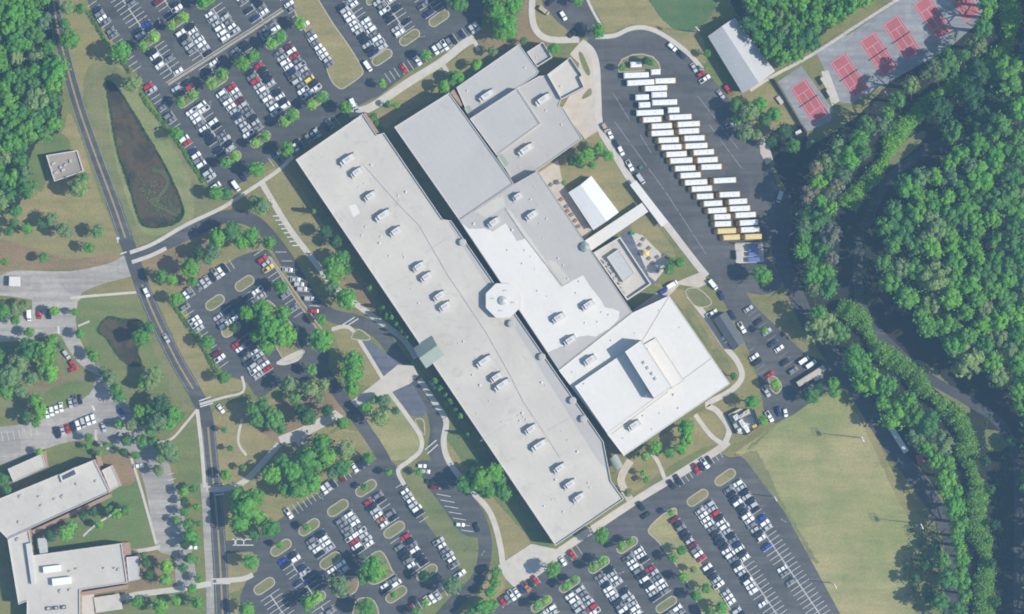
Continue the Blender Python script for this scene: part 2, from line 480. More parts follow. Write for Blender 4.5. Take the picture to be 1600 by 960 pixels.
lawn('lawn', [(300, 655), (312, 755), (316, 790), (282, 745), (270, 700)], 'grass_green')
lawn('lawn', [(0, 520), (60, 530), (100, 545), (140, 600), (70, 640), (0, 650), (-30, 640), (-30, 520)], 'bank')
lawn('lawn', [(60, 560), (95, 575), (100, 600), (60, 605), (30, 600)], 'mulch')
lawn('lawn', [(95, 600), (140, 600), (140, 615), (70, 645), (60, 625)], 'grass_green')
lawn('lawn', [(112, 700), (180, 690), (206, 722), (222, 770), (238, 830), (240, 860), (205, 858), (192, 846), (60, 862), (45, 830), (172, 772), (190, 745), (170, 712)], 'grass_green')
lawn('lawn', [(160, 715), (205, 712), (214, 745), (190, 760)], 'mulch')
lawn('lawn', [(205, 868), (270, 872), (276, 915), (205, 925)], 'mulch')
lawn('lawn', [(190, 935), (320, 925), (325, 990), (140, 990)], 'grass_green')
lawn('lawn', [(335, 640), (420, 625), (500, 630), (540, 650), (430, 740), (350, 760), (336, 700)], 'grass_tan')
lawn('lawn', [(400, 650), (520, 600), (540, 645), (440, 690)], 'mulch')
lawn('lawn', [(345, 770), (440, 720), (540, 670), (580, 715), (470, 785), (440, 808), (400, 840), (345, 842)], 'grass_tan')
lawn('lawn', [(345, 865), (392, 862), (406, 882), (398, 900), (380, 918), (345, 925)], 'grass_tan')
lawn('lawn', [(345, 930), (374, 945), (376, 990), (345, 990)], 'grass_tan')
lawn('lawn', [(410, 285), (440, 262), (475, 300), (520, 380), (560, 460), (500, 440), (490, 405), (450, 345)], 'grass_tan')
lawn('lawn', [(490, 420), (560, 430), (600, 490), (610, 510), (590, 490), (560, 470)], 'mulch')
lawn('lawn', [(600, 490), (640, 540), (700, 640), (860, 850), (840, 850), (790, 800), (700, 690), (660, 600)], 'grass_green')
lawn('lawn', [(520, 520), (548, 518), (595, 592), (560, 600), (540, 560)], 'grass_tan')
lawn('lawn', [(560, 640), (612, 612), (656, 690), (652, 712), (610, 720), (600, 700), (570, 660)], 'grass_field')
lawn('lawn', [(625, 728), (660, 722), (672, 755), (710, 810), (722, 836), (748, 838), (752, 880), (730, 912), (650, 970), (640, 960), (722, 900), (690, 845), (668, 822), (660, 770), (640, 745)], 'bank')
lawn('lawn', [(690, 690), (705, 690), (760, 760), (830, 850), (788, 874), (770, 800), (735, 770), (705, 720)], 'grass_tan')
lawn('lawn', [(770, 892), (790, 905), (780, 935), (752, 975), (700, 990), (745, 930)], 'grass_tan')
lawn('lawn', [(620, 130), (700, 100), (745, 62), (800, 55), (830, 60), (815, 70), (713, 137), (640, 175), (600, 200), (590, 165)], 'grass_tan')
lawn('lawn', [(735, 58), (800, 40), (832, -20), (842, 40), (860, 70), (815, 70), (765, 75)], 'mulch')
lawn('lawn', [(836, -20), (846, 5), (880, 40), (906, 62), (860, 66), (838, 40)], 'grass_tan')
lawn('lawn', [(912, -20), (1035, -20), (1050, 30), (1095, 55), (1100, 100), (1040, 52), (990, 38), (955, 52), (940, 40)], 'grass_tan')
lawn('playing_field_turf', [(1008, -30), (1125, -30), (1112, 20), (1085, 48), (1052, 44), (1025, 18)], 'turf')
lawn('lawn', [(838, 268), (912, 218), (940, 205), (985, 285), (1000, 315), (930, 360), (900, 330), (870, 300)], 'grass_tan')
lawn('lawn', [(985, 350), (1012, 338), (1055, 395), (1040, 400), (1000, 375)], 'grass_tan')
lawn('lawn', [(1000, 440), (1050, 450), (1100, 470), (1165, 560), (1185, 600), (1190, 650), (1160, 690), (1100, 700), (1030, 740), (990, 770), (972, 750), (975, 720), (1100, 640), (1143, 600), (1050, 465)], 'grass_tan')
lawn('lawn', [(1160, 470), (1200, 480), (1262, 545), (1245, 558), (1200, 515), (1165, 478)], 'bank')
lawn('lawn', [(1145, 150), (1200, 130), (1262, 205), (1240, 235), (1200, 240), (1170, 205)], 'grass_tan')
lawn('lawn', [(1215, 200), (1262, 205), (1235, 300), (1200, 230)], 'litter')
lawn('playing_field', [(1146, 712), (1200, 672), (1240, 645), (1268, 628), (1306, 616), (1330, 640), (1362, 662), (1385, 720), (1412, 770), (1440, 815), (1445, 860), (1420, 880), (1425, 1000), (1325, 1000), (1225, 800), (1165, 715)], 'grass_field', 1.0)
lawn('field_edge', [(1162, 722), (1180, 705), (1196, 730), (1215, 770), (1240, 815), (1262, 850), (1278, 880), (1262, 866), (1226, 800)], 'bank', 2.0)
lawn('field_edge', [(1225, 652), (1238, 645), (1200, 676), (1175, 700), (1168, 700)], 'bank', 1.5)
lawn('field_edge', [(1340, 645), (1362, 662), (1382, 715), (1408, 765), (1438, 812), (1428, 820), (1395, 765), (1365, 700)], 'grass_tan')
lawn('clearing', [(1425, 570), (1450, 570), (1510, 630), (1512, 645), (1480, 625)], 'bank')
lawn('clearing', [(1540, 672), (1570, 680), (1572, 700), (1545, 705)], 'grass_green')
lawn('clearing', [(1375, 245), (1440, 205), (1440, 222), (1390, 262)], 'bank')

# ------------------------------------------------------------------ ponds
_layer[0] = 0
tag(sheet('pond_water', ragged(smooth([(166, 130), (183, 136), (211, 178), (246, 236), (270, 281), (287, 323), (284, 343), (264, 354), (234, 356), (218, 346), (204, 302), (193, 270), (184, 238), (174, 190)], 4), 0.8, 3), M['water'], 0.065), 'long dark pond beside the left road')
tag(sheet('pond_water', ragged(smooth([(152, 516), (168, 495), (192, 498), (222, 502), (226, 530), (216, 548), (222, 570), (205, 572), (185, 558), (166, 530)], 4), 0.8, 3), M['water'], 0.065), 'small dark pond beside the left road')

# ------------------------------------------------------------------ asphalt and concrete
_layer[0] = 0
A = 'asphalt'
lotNW = sheet('parking_lot', [(128, -30), (760, -30), (752, 45), (735, 52), (690, 82), (640, 112), (592, 150), (560, 165), (480, 215), (440, 236), (400, 268), (345, 310), (326, 292), (218, 132), (214, 112), (200, 100), (140, 10)], M[A], 0.08)
tag(lotNW, 'large car park at the top left')
lotW = sheet('parking_lot', smooth([(284, 462), (330, 430), (372, 402), (410, 391), (424, 398), (455, 455), (482, 500), (512, 540), (505, 585), (440, 600), (405, 622), (385, 598), (350, 582), (320, 530), (298, 495)], 3), M[A], 0.08)
tag(lotW, 'tree filled car park left of the school')
lotS = sheet('parking_lot', [(340, 846), (394, 843), (440, 810), (472, 788), (575, 722), (600, 715), (616, 724), (634, 752), (664, 815), (690, 850), (724, 898), (702, 918), (640, 962), (625, 1000), (372, 1000), (376, 930), (386, 906), (402, 892), (406, 878), (394, 862), (340, 866)], M[A], 0.08)
tag(lotS, 'car park at the bottom centre')
lotE = sheet('parking_lot', [(690, 1000), (760, 955), (800, 928), (868, 876), (960, 812), (1100, 718), (1119, 705), (1140, 715), (1157, 713), (1164, 718), (1226, 800), (1335, 1000)], M['asphalt_old'], 0.08)
tag(lotE, 'car park at the bottom right')
lotB = sheet('bus_lot', smooth([(918, 62), (955, 58), (1000, 48), (1040, 58), (1078, 85), (1105, 115), (1135, 150), (1172, 205), (1205, 262), (1222, 320), (1215, 370), (1200, 402), (1222, 440), (1200, 460), (1165, 457), (1120, 445), (1080, 398), (1040, 343), (990, 276), (952, 215), (937, 190), (933, 120)], 3), M['asphalt_old'], 0.08)
tag(lotB, 'bus yard right of the school')
lotT = sheet('parking_lot', [(842, -30), (900, -30), (945, 42), (930, 60), (900, 58), (872, 35), (850, 12)], M['asphalt_old'], 0.07)
tag(lotT, 'small car park at the top centre')
lotR = sheet('parking_lot', [(1112, 440), (1165, 456), (1176, 475), (1260, 555), (1300, 568), (1312, 600), (1262, 632), (1240, 648), (1212, 662), (1196, 650), (1188, 600), (1168, 545), (1150, 505)], M['asphalt_old'], 0.085)
tag(lotR, 'staff car park right of the white roof')
lotF = sheet('parking_lot', smooth([(-40, 500), (0, 498), (60, 490), (108, 488), (118, 500), (122, 522), (140, 560), (168, 585), (160, 590), (128, 572), (108, 548), (90, 522), (55, 530), (0, 535), (-40, 535)], 3), M['road_grey'], 0.08)
tag(lotF, 'pale grey car park at the left edge')
lotG = sheet('parking_lot', smooth([(-40, 676), (30, 664), (80, 650), (140, 616), (150, 590), (175, 600), (205, 640), (235, 692), (262, 720), (272, 755), (286, 800), (300, 862), (306, 915), (276, 914), (272, 872), (244, 858), (234, 800), (222, 745), (205, 712), (165, 690), (112, 690), (60, 705), (-40, 735)], 3), M['road_grey'], 0.08)
tag(lotG, 'pale grey car park above the lower left school')
west_road = strip('road', [(82, -60), (86, 20), (100, 85), (122, 165), (150, 245), (178, 320), (202, 388), (216, 430), (240, 490), (275, 562), (304, 612), (321, 650), (330, 720), (338, 800), (344, 880), (350, 1010)], [19] * 20 + [22] * 60, M[A], 0.10)
tag(west_road, 'two lane road down the left side')
side_street = sheet('road', smooth([(-40, 440), (0, 431), (25, 423), (110, 424), (172, 411), (196, 400), (212, 420), (205, 432), (160, 444), (128, 458), (120, 472), (60, 470), (0, 462), (-40, 470)], 3), M['road_grey'], 0.09)
tag(side_street, 'pale side street joining from the left edge')
sheet('road', [(50, 465), (122, 468), (118, 500), (50, 492)], M['road_grey'], 0.075)
loop = strip('road', [(205, 402), (260, 380), (310, 356), (345, 341), (375, 339), (402, 350), (426, 375), (450, 408), (470, 442), (490, 474), (520, 494), (560, 503), (592, 520), (615, 548), (638, 580), (656, 610), (676, 640), (683, 672), (680, 702), (694, 735), (722, 770), (746, 805), (757, 840), (757, 872), (745, 908), (712, 940), (660, 1000)], 21, M[A], 0.10)
tag(loop, 'curving loop drive in front of the school')
sheet('road', smooth([(430, 398), (445, 395), (500, 470), (515, 492), (485, 492), (462, 450)], 3), M[A], 0.10)
sheet('road', smooth([(652, 722), (690, 728), (735, 790), (752, 835), (722, 834), (690, 790), (665, 755)], 3), M[A], 0.10)
sheet('blue_bays', [(560, 533), (575, 530), (625, 570), (612, 590), (597, 588)], M['blue_pad'], 0.125)
sheet('blue_bays', [(612, 612), (640, 592), (668, 640), (660, 652), (643, 650)], M['blue_pad'], 0.125)
strip('road', [(420, 572), (455, 566), (485, 562), (508, 584), (530, 616), (552, 645), (578, 682), (602, 722), (606, 748), (585, 770)], 19, M[A], 0.095)
strip('road', [(1222, 300), (1226, 350), (1218, 395), (1236, 440), (1262, 500), (1312, 572), (1352, 632), (1395, 700), (1440, 760), (1482, 830), (1492, 900), (1482, 1010)], 25, M['asphalt_dark'], 0.09, label='service road between the playing field and the tree belt')
strip('road', [(1660, 170), (1545, 212), (1470, 225), (1412, 260), (1376, 300), (1350, 360), (1340, 430), (1352, 492), (1402, 550), (1450, 590), (1510, 625), (1562, 662), (1588, 720), (1592, 800), (1590, 1010)], 15, M['asphalt_dark'], 0.09, label='shaded road curving round the right hand wood')

# sidewalks
_layer[0] = 0
CW = lambda cl, w, label=None, mat='concrete': strip('sidewalk', cl, w, M[mat], 0.16, 4, 0.16, label=label)
CW([(203, 395), (240, 381), (290, 352), (345, 326), (375, 307), (410, 284), (438, 264), (458, 244)], 6)
CW([(206, 410), (235, 400), (260, 388)], 6)
CW([(408, 284), (430, 322), (456, 363), (490, 407), (520, 446), (560, 478), (590, 500), (630, 530), (650, 560)], 9)
slab('plaza', [(548, 628), (595, 592), (622, 570), (646, 572), (654, 588), (640, 600), (612, 613), (557, 637)], M['concrete'], 0.165)
slab('plaza', [(434, 683), (470, 668), (524, 641), (537, 651), (480, 681), (468, 700), (462, 690), (440, 696)], M['concrete'], 0.165)
CW([(518, 515), (546, 512), (570, 546), (598, 592)], 6)
CW([(608, 612), (636, 650), (657, 682), (657, 704), (640, 720), (622, 735), (632, 758)], 7)
CW([(655, 592), (680, 630), (697, 658), (693, 690), (702, 722), (735, 765), (765, 800), (780, 845), (786, 885)], 9)
slab('plaza', [(778, 884), (830, 850), (868, 858), (884, 866), (862, 884), (812, 922), (800, 915), (790, 905)], M['concrete'], 0.17)
CW([(868, 866), (920, 831), (1000, 778), (1050, 748), (1098, 718)], 12)
CW([(1096, 719), (1122, 703), (1138, 690)], 12, None, 'concrete_tan')
CW([(1132, 694), (1139, 670), (1120, 642), (1105, 632), (1140, 612), (1159, 590), (1152, 565), (1130, 538), (1102, 494), (1076, 462)], 9)
CW([(1131, 695), (1110, 680), (1086, 648)], 7)
CW([(1040, 752), (1028, 722), (1016, 706)], 6)
CW([(985, 782), (970, 750), (985, 720)], 12, None, 'concrete_tan')
CW([(908, 66), (924, 80), (932, 105), (934, 150), (938, 200), (958, 236), (988, 285), (1040, 350), (1080, 402), (1104, 432)], 11)
slab('plaza', [(878, 170), (895, 140), (905, 100), (890, 85), (908, 64), (926, 90), (931, 150), (934, 205), (914, 218)], M['concrete_tan'], 0.15)
slab('plaza', [(842, 270), (872, 250), (880, 290), (890, 305), (925, 362), (913, 375)], M['concrete_tan'], 0.15)
slab('plaza', [(985, 362), (1004, 368), (1040, 404), (1046, 412), (1024, 440), (1014, 432)], M['concrete'], 0.165)
slab('plaza', [(985, 488), (1040, 448), (1095, 425), (1108, 442), (1092, 450), (1062, 445), (1046, 462)], M['concrete_tan'], 0.155)
slab('plaza', [(1186, 212), (1200, 222), (1208, 250), (1198, 258), (1188, 240)], M['concrete_tan'], 0.15)
sheet('driveway', [(975, 360), (984, 358), (1030, 438), (1019, 446), (970, 372)], M['blue_pad'], 0.12)
CW([(834, -30), (831, 20), (838, 48), (860, 62), (905, 62)], 10)
CW([(545, 178), (575, 170), (600, 155), (640, 128), (690, 97), (726, 68), (742, 62)], 13)
CW([(690, 97), (698, 112), (702, 120)], 7)
CW([(735, 56), (742, 66), (748, 80)], 6)
CW([(930, 58), (960, 56), (985, 45), (1010, 44), (1040, 57), (1078, 86), (1100, 112)], 7)
CW([(905, -30), (925, 15), (942, 44)], 4)
CW([(1172, 142), (1190, 130), (1215, 115), (1265, 88), (1330, 46), (1420, -12)], 5)
CW([(110, 466), (150, 462), (213, 457)], 4)
CW([(122, 510), (140, 502)], 3)
CW([(308, 640), (290, 662), (268, 686), (243, 692)], 4)
CW([(312, 632), (350, 621), (380, 612), (378, 588)], 4)
CW([(308, 640), (315, 700), (320, 762)], 6)
strip('driveway', [(319, 755), (322, 800), (325, 860), (328, 920), (329, 1010)], 12, M['road_grey'], 0.12)
CW([(322, 764), (350, 764), (385, 750), (436, 694)], 9)
CW([(378, 655), (372, 690), (385, 712)], 4)
CW([(150, 945), (210, 930), (270, 922), (330, 912)], 9)
CW([(205, 716), (222, 770), (244, 850)], 4)
CW([(130, 838), (150, 820), (190, 795)], 3)
CW([(205, 862), (225, 860), (250, 855)], 6)
CW([(150, 672), (152, 690), (178, 706)], 4)
CW([(338, 908), (378, 905), (395, 898)], 8)

# ------------------------------------------------------------------ kerbed planting islands
V_AX = (0.827, -0.5624)     # along a stall, pixels (up right)
U_AX = (0.5624, 0.827)      # along a row, pixels (down right)
def island(pts, mat='bank', sm=True, label=None):
    p = smooth(pts, 4) if sm else pts
    w = ccw(W(p)); inn = inset(w, 0.55); n = len(w)
    k = MB(); z = 0.22
    for i in range(n):
        j = (i + 1) % n
        k.face([(*w[i], 0.0), (*w[j], 0.0), (*w[j], z), (*w[i], z)])
        k.face([(*w[i], z), (*w[j], z), (*inn[j], z), (*inn[i], z)])
    g = MB(); g.face([(x, y, z - 0.015) for x, y in inn])
    o = g.build('planting_island', M[mat]); o['kind'] = 'structure'
    if label: o['label'] = label
    k.build('kerb', M['kerb'], o)
    return o
def capsule(c, L=37, w=15, mat='bank', ax=V_AX):
    n = (-ax[1], ax[0]); pts = []
    for a, s in ((90, 1), (0, 1), (-90, 1)):
        pass
    r = w / 2; h = L / 2 - r
    for k in range(7):
        t = math.radians(-90 + 30 * k)
        dx, dy = h + r * math.cos(t), r * math.sin(t)
        pts.append((c[0] + ax[0] * dx + n[0] * dy, c[1] + ax[1] * dx + n[1] * dy))
    for k in range(7):
        t = math.radians(90 + 30 * k)
        dx, dy = -h + r * math.cos(t), r * math.sin(t)
        pts.append((c[0] + ax[0] * dx + n[0] * dy, c[1] + ax[1] * dx + n[1] * dy))
    return island(pts, mat, False)
for c in [(234, 63), (293, 156), (361, 249), (278, 33), (340, 127), (407, 218), (323, 1), (384, 94), (451, 184), (431, 64), (497, 156), (597, 90), (640, 59), (686, 29)]:
    capsule(c, 37, 16)
capsule((585, -2), 30, 12)
island([(472, -20), (490, -12), (520, 35), (548, 75), (566, 106), (566, 118), (545, 134), (532, 140), (518, 128), (510, 108), (508, 95), (490, 68), (468, 35), (450, -10)], 'grass_tan', True, 'long tan grass median in the top left car park')
for c, mt in [((382, 443), 'bank'), ((336, 473), 'bank'), ((361, 515), 'grass_tan')]:
    capsule(c, 34, 17, mt)
island([(414, 473), (424, 472), (455, 505), (468, 540), (476, 552), (448, 566), (436, 552), (408, 500)], 'grass_tan')
slab('kerb_apron', smooth([(432, 566), (466, 548), (474, 552), (466, 564), (444, 571)], 3), M['concrete'], 0.2)
island([(418, 400), (424, 402), (470, 468), (520, 536), (512, 538), (462, 470)], 'mulch', False)
for c in [(572, 763), (528, 794), (483, 824), (439, 856), (413, 916), (616, 828), (667, 895), (516, 876), (619, 929)]:
    capsule(c, 38, 17)
capsule((491, 938), 42, 16)
island([(563, 884), (594, 860), (614, 892), (616, 898), (586, 914), (572, 905)], 'bank')
island([(512, 906), (545, 900), (560, 905), (556, 925), (530, 935)], 'mulch')
island([(555, 940), (580, 935), (592, 955), (590, 985), (552, 985)], 'bank')
for c in [(846, 944), (890, 913), (936, 883), (980, 852), (1041, 945)]:
    capsule(c, 38, 15)
for c in [(1090, 778), (1133, 746)]:
    capsule(c, 38, 16, 'grass_tan')
island([(1012, 828), (1040, 800), (1056, 794), (1060, 812), (1075, 850), (1105, 895), (1150, 965), (1160, 1000), (1120, 1000), (1070, 905), (1030, 850)], 'grass_field', True, 'long grass median with small trees in the bottom right car park')
island([(966, 102), (972, 92), (988, 85), (1004, 84), (1020, 88), (1030, 98), (1033, 110), (1000, 112), (966, 114)], 'bank', False, 'half moon island at the head of the bus yard')
island([(1200, 588), (1214, 590), (1222, 604), (1214, 616), (1204, 608)], 'bank')
island([(1070, 455), (1090, 450), (1112, 470), (1105, 480), (1085, 478)], 'bank')
island([(548, 528), (560, 514), (578, 526), (576, 532), (560, 532)], 'bank')
island([(648, 656), (662, 656), (664, 680), (655, 672)], 'bank')
for p in ([(1072, 488), (1082, 486), (1112, 535), (1108, 540), (1098, 530)], [(1114, 548), (1124, 546), (1142, 570), (1138, 578), (1126, 566)]):
    sheet('planting_bed', smooth(p, 4), M['bank'], 0.19)
for p in ([(904, 84), (910, 84), (922, 112), (918, 118), (910, 105)], [(912, 148), (922, 138), (924, 148), (910, 155)], [(1040, 660), (1046, 672), (1030, 680), (1024, 672)]):
    sheet('planting_bed', smooth(p, 4), M['bank'], 0.19)

# ------------------------------------------------------------------ road markings
def line_mb(mbx, p, q, w=0.25, z=0.14):
    a = P(*p); c = P(*q); d = Vector((c.x - a.x, c.y - a.y)); l = d.length
    if l < 1e-3: return
    n = Vector((-d.y, d.x)) / l * (w / 2)
    mbx.face([(a.x + n.x, a.y + n.y, z), (a.x - n.x, a.y - n.y, z), (c.x - n.x, c.y - n.y, z), (c.x + n.x, c.y + n.y, z)])
def poly_lines(mbx, cl, w, z=0.165, off=0.0):
    L, R = strip_poly(cl, 2 * abs(off) if off else 0.001)
    pts = (L if off >= 0 else R)
    for i in range(len(pts) - 1): line_mb(mbx, pts[i], pts[i + 1], w, z)
wr = smooth([(82, -60), (86, 20), (100, 85), (122, 165), (150, 245), (178, 320), (196, 372)], 5, False)
wr2 = smooth([(222, 445), (240, 490), (275, 562), (302, 608)], 5, False)
wr3 = smooth([(325, 668), (330, 720), (338, 800), (344, 880), (350, 1010)], 5, False)
mk = MB()
for cl in (wr, wr2, wr3):
    poly_lines(mk, cl, 0.26, 0.165, 0.75); poly_lines(mk, cl, 0.26, 0.165, -0.75)
o = mk.build('centre_marking', M['line_yellow'], west_road); o['kind'] = 'structure'
mk = MB()
for cl in (wr, wr2, wr3):
    poly_lines(mk, cl, 0.1, 0.164, 9.0); poly_lines(mk, cl, 0.1, 0.164, -9.0)
def arrow(mbx, px, py):
    x, y = P(px, py).x, P(px, py).y
    mbx.face([(x - 0.3, y - 1.6, .165), (x + 0.3, y - 1.6, .165), (x + 0.3, y + .3, .165), (x - 0.3, y + .3, .165)])
    mbx.face([(x - 1.1, y + .3, .165), (x + 1.1, y + .3, .165), (x, y + 1.8, .165)])
arrow(mk, 184, 375)
line_mb(mk, (188, 397), (198, 394), 0.6, .165); line_mb(mk, (330, 905), (360, 905), 0.6, .165); line_mb(mk, (332, 912), (360, 912), 0.6, .165)
line_mb(mk, (332, 759), (350, 757), 0.6, .165); line_mb(mk, (334, 774), (350, 772), 0.6, .165)
line_mb(mk, (311, 627), (330, 620), 0.6, .165); line_mb(mk, (313, 636), (333, 630), 0.6, .165)
line_mb(mk, (362, 843), (396, 843), 0.5, .165); line_mb(mk, (364, 852), (396, 852), 0.5, .165); line_mb(mk, (368, 842), (368, 852), .9, .165)
arrow(mk, 381, 846)
mk.build('edge_marking', M['line'], west_road)['kind'] = 'structure'
mk = MB()
for p, q in [((532, 510), (554, 496)), ((537, 513), (560, 498)), ((664, 703), (682, 688)), ((668, 709), (684, 695))]:
    line_mb(mk, p, q, 0.5, .16)
for k in range(7):
    line_mb(mk, (430 + 10 * k, 394 + 14 * k), (448 + 8.5 * k, 394 + 14.2 * k), 0.25, .16)
for k in range(7):
    line_mb(mk, (682 + 6.4 * k, 772 + 9.4 * k), (704 + 6.0 * k, 776 + 9.2 * k), 0.3, .16)
for k in range(8):
    line_mb(mk, (426 + 4.4 * k, 338 + 6.6 * k), (440 + 4.4 * k, 337 + 6.6 * k), 0.55, .16)
mk.build('bay_marking', M['line'], loop)['kind'] = 'structure'
mk = MB()
for p, q in [((958, 146), (985, 190)), ((960, 190), (1040, 300)), ((1040, 300), (1105, 400)), ((1090, 150), (1155, 235)), ((1108, 195), (1160, 265)), ((1000, 210), (1018, 240))]:
    for k in range(3):
        f0, f1 = k / 3, (k + .9) / 3
        line_mb(mk, (p[0] + (q[0] - p[0]) * f0, p[1] + (q[1] - p[1]) * f0), (p[0] + (q[0] - p[0]) * f1, p[1] + (q[1] - p[1]) * f1), 0.35, .15)
mk.build('lane_marking', M['line_faint'], lotB)['kind'] = 'structure'
mk = MB()
line_mb(mk, (91, 510), (92, 522), 1.1, .15); line_mb(mk, (144, 634), (148, 642), 1.0, .15)
for k in range(6):
    line_mb(mk, (262, 742 + 9 * k), (272 + 2.4 * k, 739 + 9 * k), 0.3, .15)
for k in range(7):
    line_mb(mk, (2 + 9 * k, 676 - 1.5 * k), (5 + 9 * k, 690 - 1.5 * k), .25, .15)
mk.build('bay_marking', M['line'], lotG)['kind'] = 'structure'
# painted walkway crossing the top left car park
cl = [(262, 131), (300, 107), (350, 75), (400, 43), (442, 15)]
sheet('painted_walkway', strip_poly(cl, 6)[0] + strip_poly(cl, 6)[1][::-1], M['asphalt_old'], 0.135)
mk = MB()
for off in (2.6, 0.7, -2.6): poly_lines(mk, cl, 0.5, .195, off)
mk.build('walkway_marking', M['kerb'], lotNW)['kind'] = 'structure'

# ------------------------------------------------------------------ vehicles
def car_mesh(kind):
    """body mesh (paint, tyre, trim) and glass mesh; front is +x, origin on the ground"""
    if kind == 'sedan':
        st = [(-2.36, .40, .70, .80, .72), (-2.2, .24, .92, .98, .82), (-1.2, .2, 1.0, .93, .84), (0.85, .2, .98, .93, .84), (1.95, .22, .86, .90, .78), (2.36, .36, .66, .76, .68)]
        cab = dict(b=(-1.95, 1.0), t=(-1.25, .25), hb=.84, ht=.66, zb=.97, zt=1.44)
    elif kind == 'hatchback':
        st = [(-2.05, .38, .80, .80, .74), (-1.95, .24, .98, .92, .80), (-1.2, .2, 1.02, .90, .82), (0.75, .2, 1.0, .90, .82), (1.75, .22, .88, .88, .76), (2.1, .36, .68, .74, .66)]
        cab = dict(b=(-1.98, .95), t=(-1.62, .15), hb=.82, ht=.66, zb=1.0, zt=1.5)
    elif kind == 'suv':
        st = [(-2.4, .45, .95, .88, .82), (-2.3, .3, 1.12, .98, .88), (-1.2, .28, 1.15, .98, .90), (0.95, .28, 1.13, .98, .90), (2.05, .3, 1.02, .96, .84), (2.42, .45, .8, .82, .74)]
        cab = dict(b=(-2.3, 1.1), t=(-2.02, .45), hb=.89, ht=.74, zb=1.13, zt=1.76)
    elif kind == 'minivan':
        st = [(-2.5, .42, .95, .88, .84), (-2.42, .26, 1.1, .98, .90), (-1.2, .24, 1.1, .98, .90), (1.1, .24, 1.08, .98, .90), (2.15, .26, .92, .95, .82), (2.5, .4, .74, .8, .72)]
        cab = dict(b=(-2.42, 1.6), t=(-2.2, .75), hb=.9, ht=.76, zb=1.09, zt=1.78)
    elif kind == 'pickup':
        st = [(-2.85, .5, .95, .9, .86), (-2.75, .36, 1.1, 1.0, .94), (-1.0, .34, 1.12, 1.0, .94), (1.2, .34, 1.14, 1.0, .92), (2.45, .36, 1.06, .98, .88), (2.85, .5, .85, .86, .78)]
        cab = dict(b=(-.85, 1.4), t=(-.65, .75), hb=.9, ht=.76, zb=1.13, zt=1.82)
    else:  # van
        st = [(-2.75, .4, 1.9, .95, .9), (-2.7, .3, 2.15, 1.0, .92), (0.6, .28, 2.15, 1.0, .92), (1.35, .28, 1.85, 1.0, .86), (2.05, .3, 1.12, .98, .86), (2.7, .42, .9, .86, .78)]
        cab = dict(b=(1.1, 2.05), t=(.9, 1.45), hb=.85, ht=.74, zb=1.25, zt=2.05)
    body = MB()
    rings = []
    for x, z0, z1, hw, ht in st:
        zs = z0 + (z1 - z0) * .62
        rings.append([(x, -hw * .9, z0), (x, -hw, zs), (x, -ht, z1), (x, ht, z1), (x, hw, zs), (x, hw * .9, z0)])
    for a, c in zip(rings, rings[1:]):
        for i in range(5):
            body.face([a[i], c[i], c[i + 1], a[i + 1]])
        body.face([a[5], c[5], c[0], a[0]], 1)
    body.face(rings[0]); body.face(rings[-1][::-1])
    g = MB(); d = cab
    B = [(d['b'][0], -d['hb'], d['zb'] - .08), (d['b'][1], -d['hb'], d['zb'] - .08), (d['b'][1], d['hb'], d['zb'] - .08), (d['b'][0], d['hb'], d['zb'] - .08)]
    T = [(d['t'][0], -d['ht'], d['zt']), (d['t'][1], -d['ht'], d['zt']), (d['t'][1], d['ht'], d['zt']), (d['t'][0], d['ht'], d['zt'])]
    for i in range(4):
        j = (i + 1) % 4
        g.face([B[i], B[j], T[j], T[i]])
    # roof panel with a small crown
    ov = .04
    R0 = [(T[0][0] - ov, T[0][1] - ov, d['zt']), (T[1][0] + ov, T[1][1] - ov, d['zt']), (T[2][0] + ov, T[2][1] + ov, d['zt']), (T[3][0] - ov, T[3][1] + ov, d['zt'])]
    R1 = [(p[0] * .97 + .0, p[1] * .8, d['zt'] + .07) for p in R0]
    for i in range(4):
        j = (i + 1) % 4
        body.face([R0[i], R0[j], R1[j], R1[i]])
    body.face(R1)
    if kind == 'pickup':
        body.face([(-2.62, -.74, 1.125), (-1.0, -.74, 1.135), (-1.0, .74, 1.135), (-2.62, .74, 1.125)], 1)
    L = st[-1][0]
    for sx in (-.62, .62):
        for sy in (-1, 1):
            hw = st[2][3]
            body.cyl((sx * L, sy * (hw - .2), .33), (sx * L, sy * (hw + .01), .33), .33, .33, 8, 1)
    for sy in (-1, 1):
        body.box((cab['b'][1] - .2, sy * (st[2][3] + .08), cab['zb'] + .05), (.16, .2, .14), 0, 1)
    for sy in (-1, 1):   # lamps
        body.box((L - .12, sy * .62, st[-1][2] - .1), (.3, .32, .14), 0, 2)
    return body, g
CARM = {}
KNAME = {'sedan': 'sedan', 'hatchback': 'hatchback', 'suv': 'suv', 'minivan': 'minivan', 'pickup': 'pickup_truck', 'van': 'van'}
KLAB = {'sedan': 'sedan', 'hatchback': 'hatchback', 'suv': 'estate car', 'minivan': 'minivan', 'pickup': 'pickup truck', 'van': 'van'}
KCAT = {'sedan': 'sedan', 'hatchback': 'hatchback', 'suv': 'estate car', 'minivan': 'minivan', 'pickup': 'pickup truck', 'van': 'van'}
for k in KNAME:
    bm_, gm_ = car_mesh(k)
    CARM[k] = (bm_.mesh(KNAME[k], [CARMAT['w'], M['dark'], M['steel']]), gm_.mesh('window_glass', [M['glass']]))
CARS = []
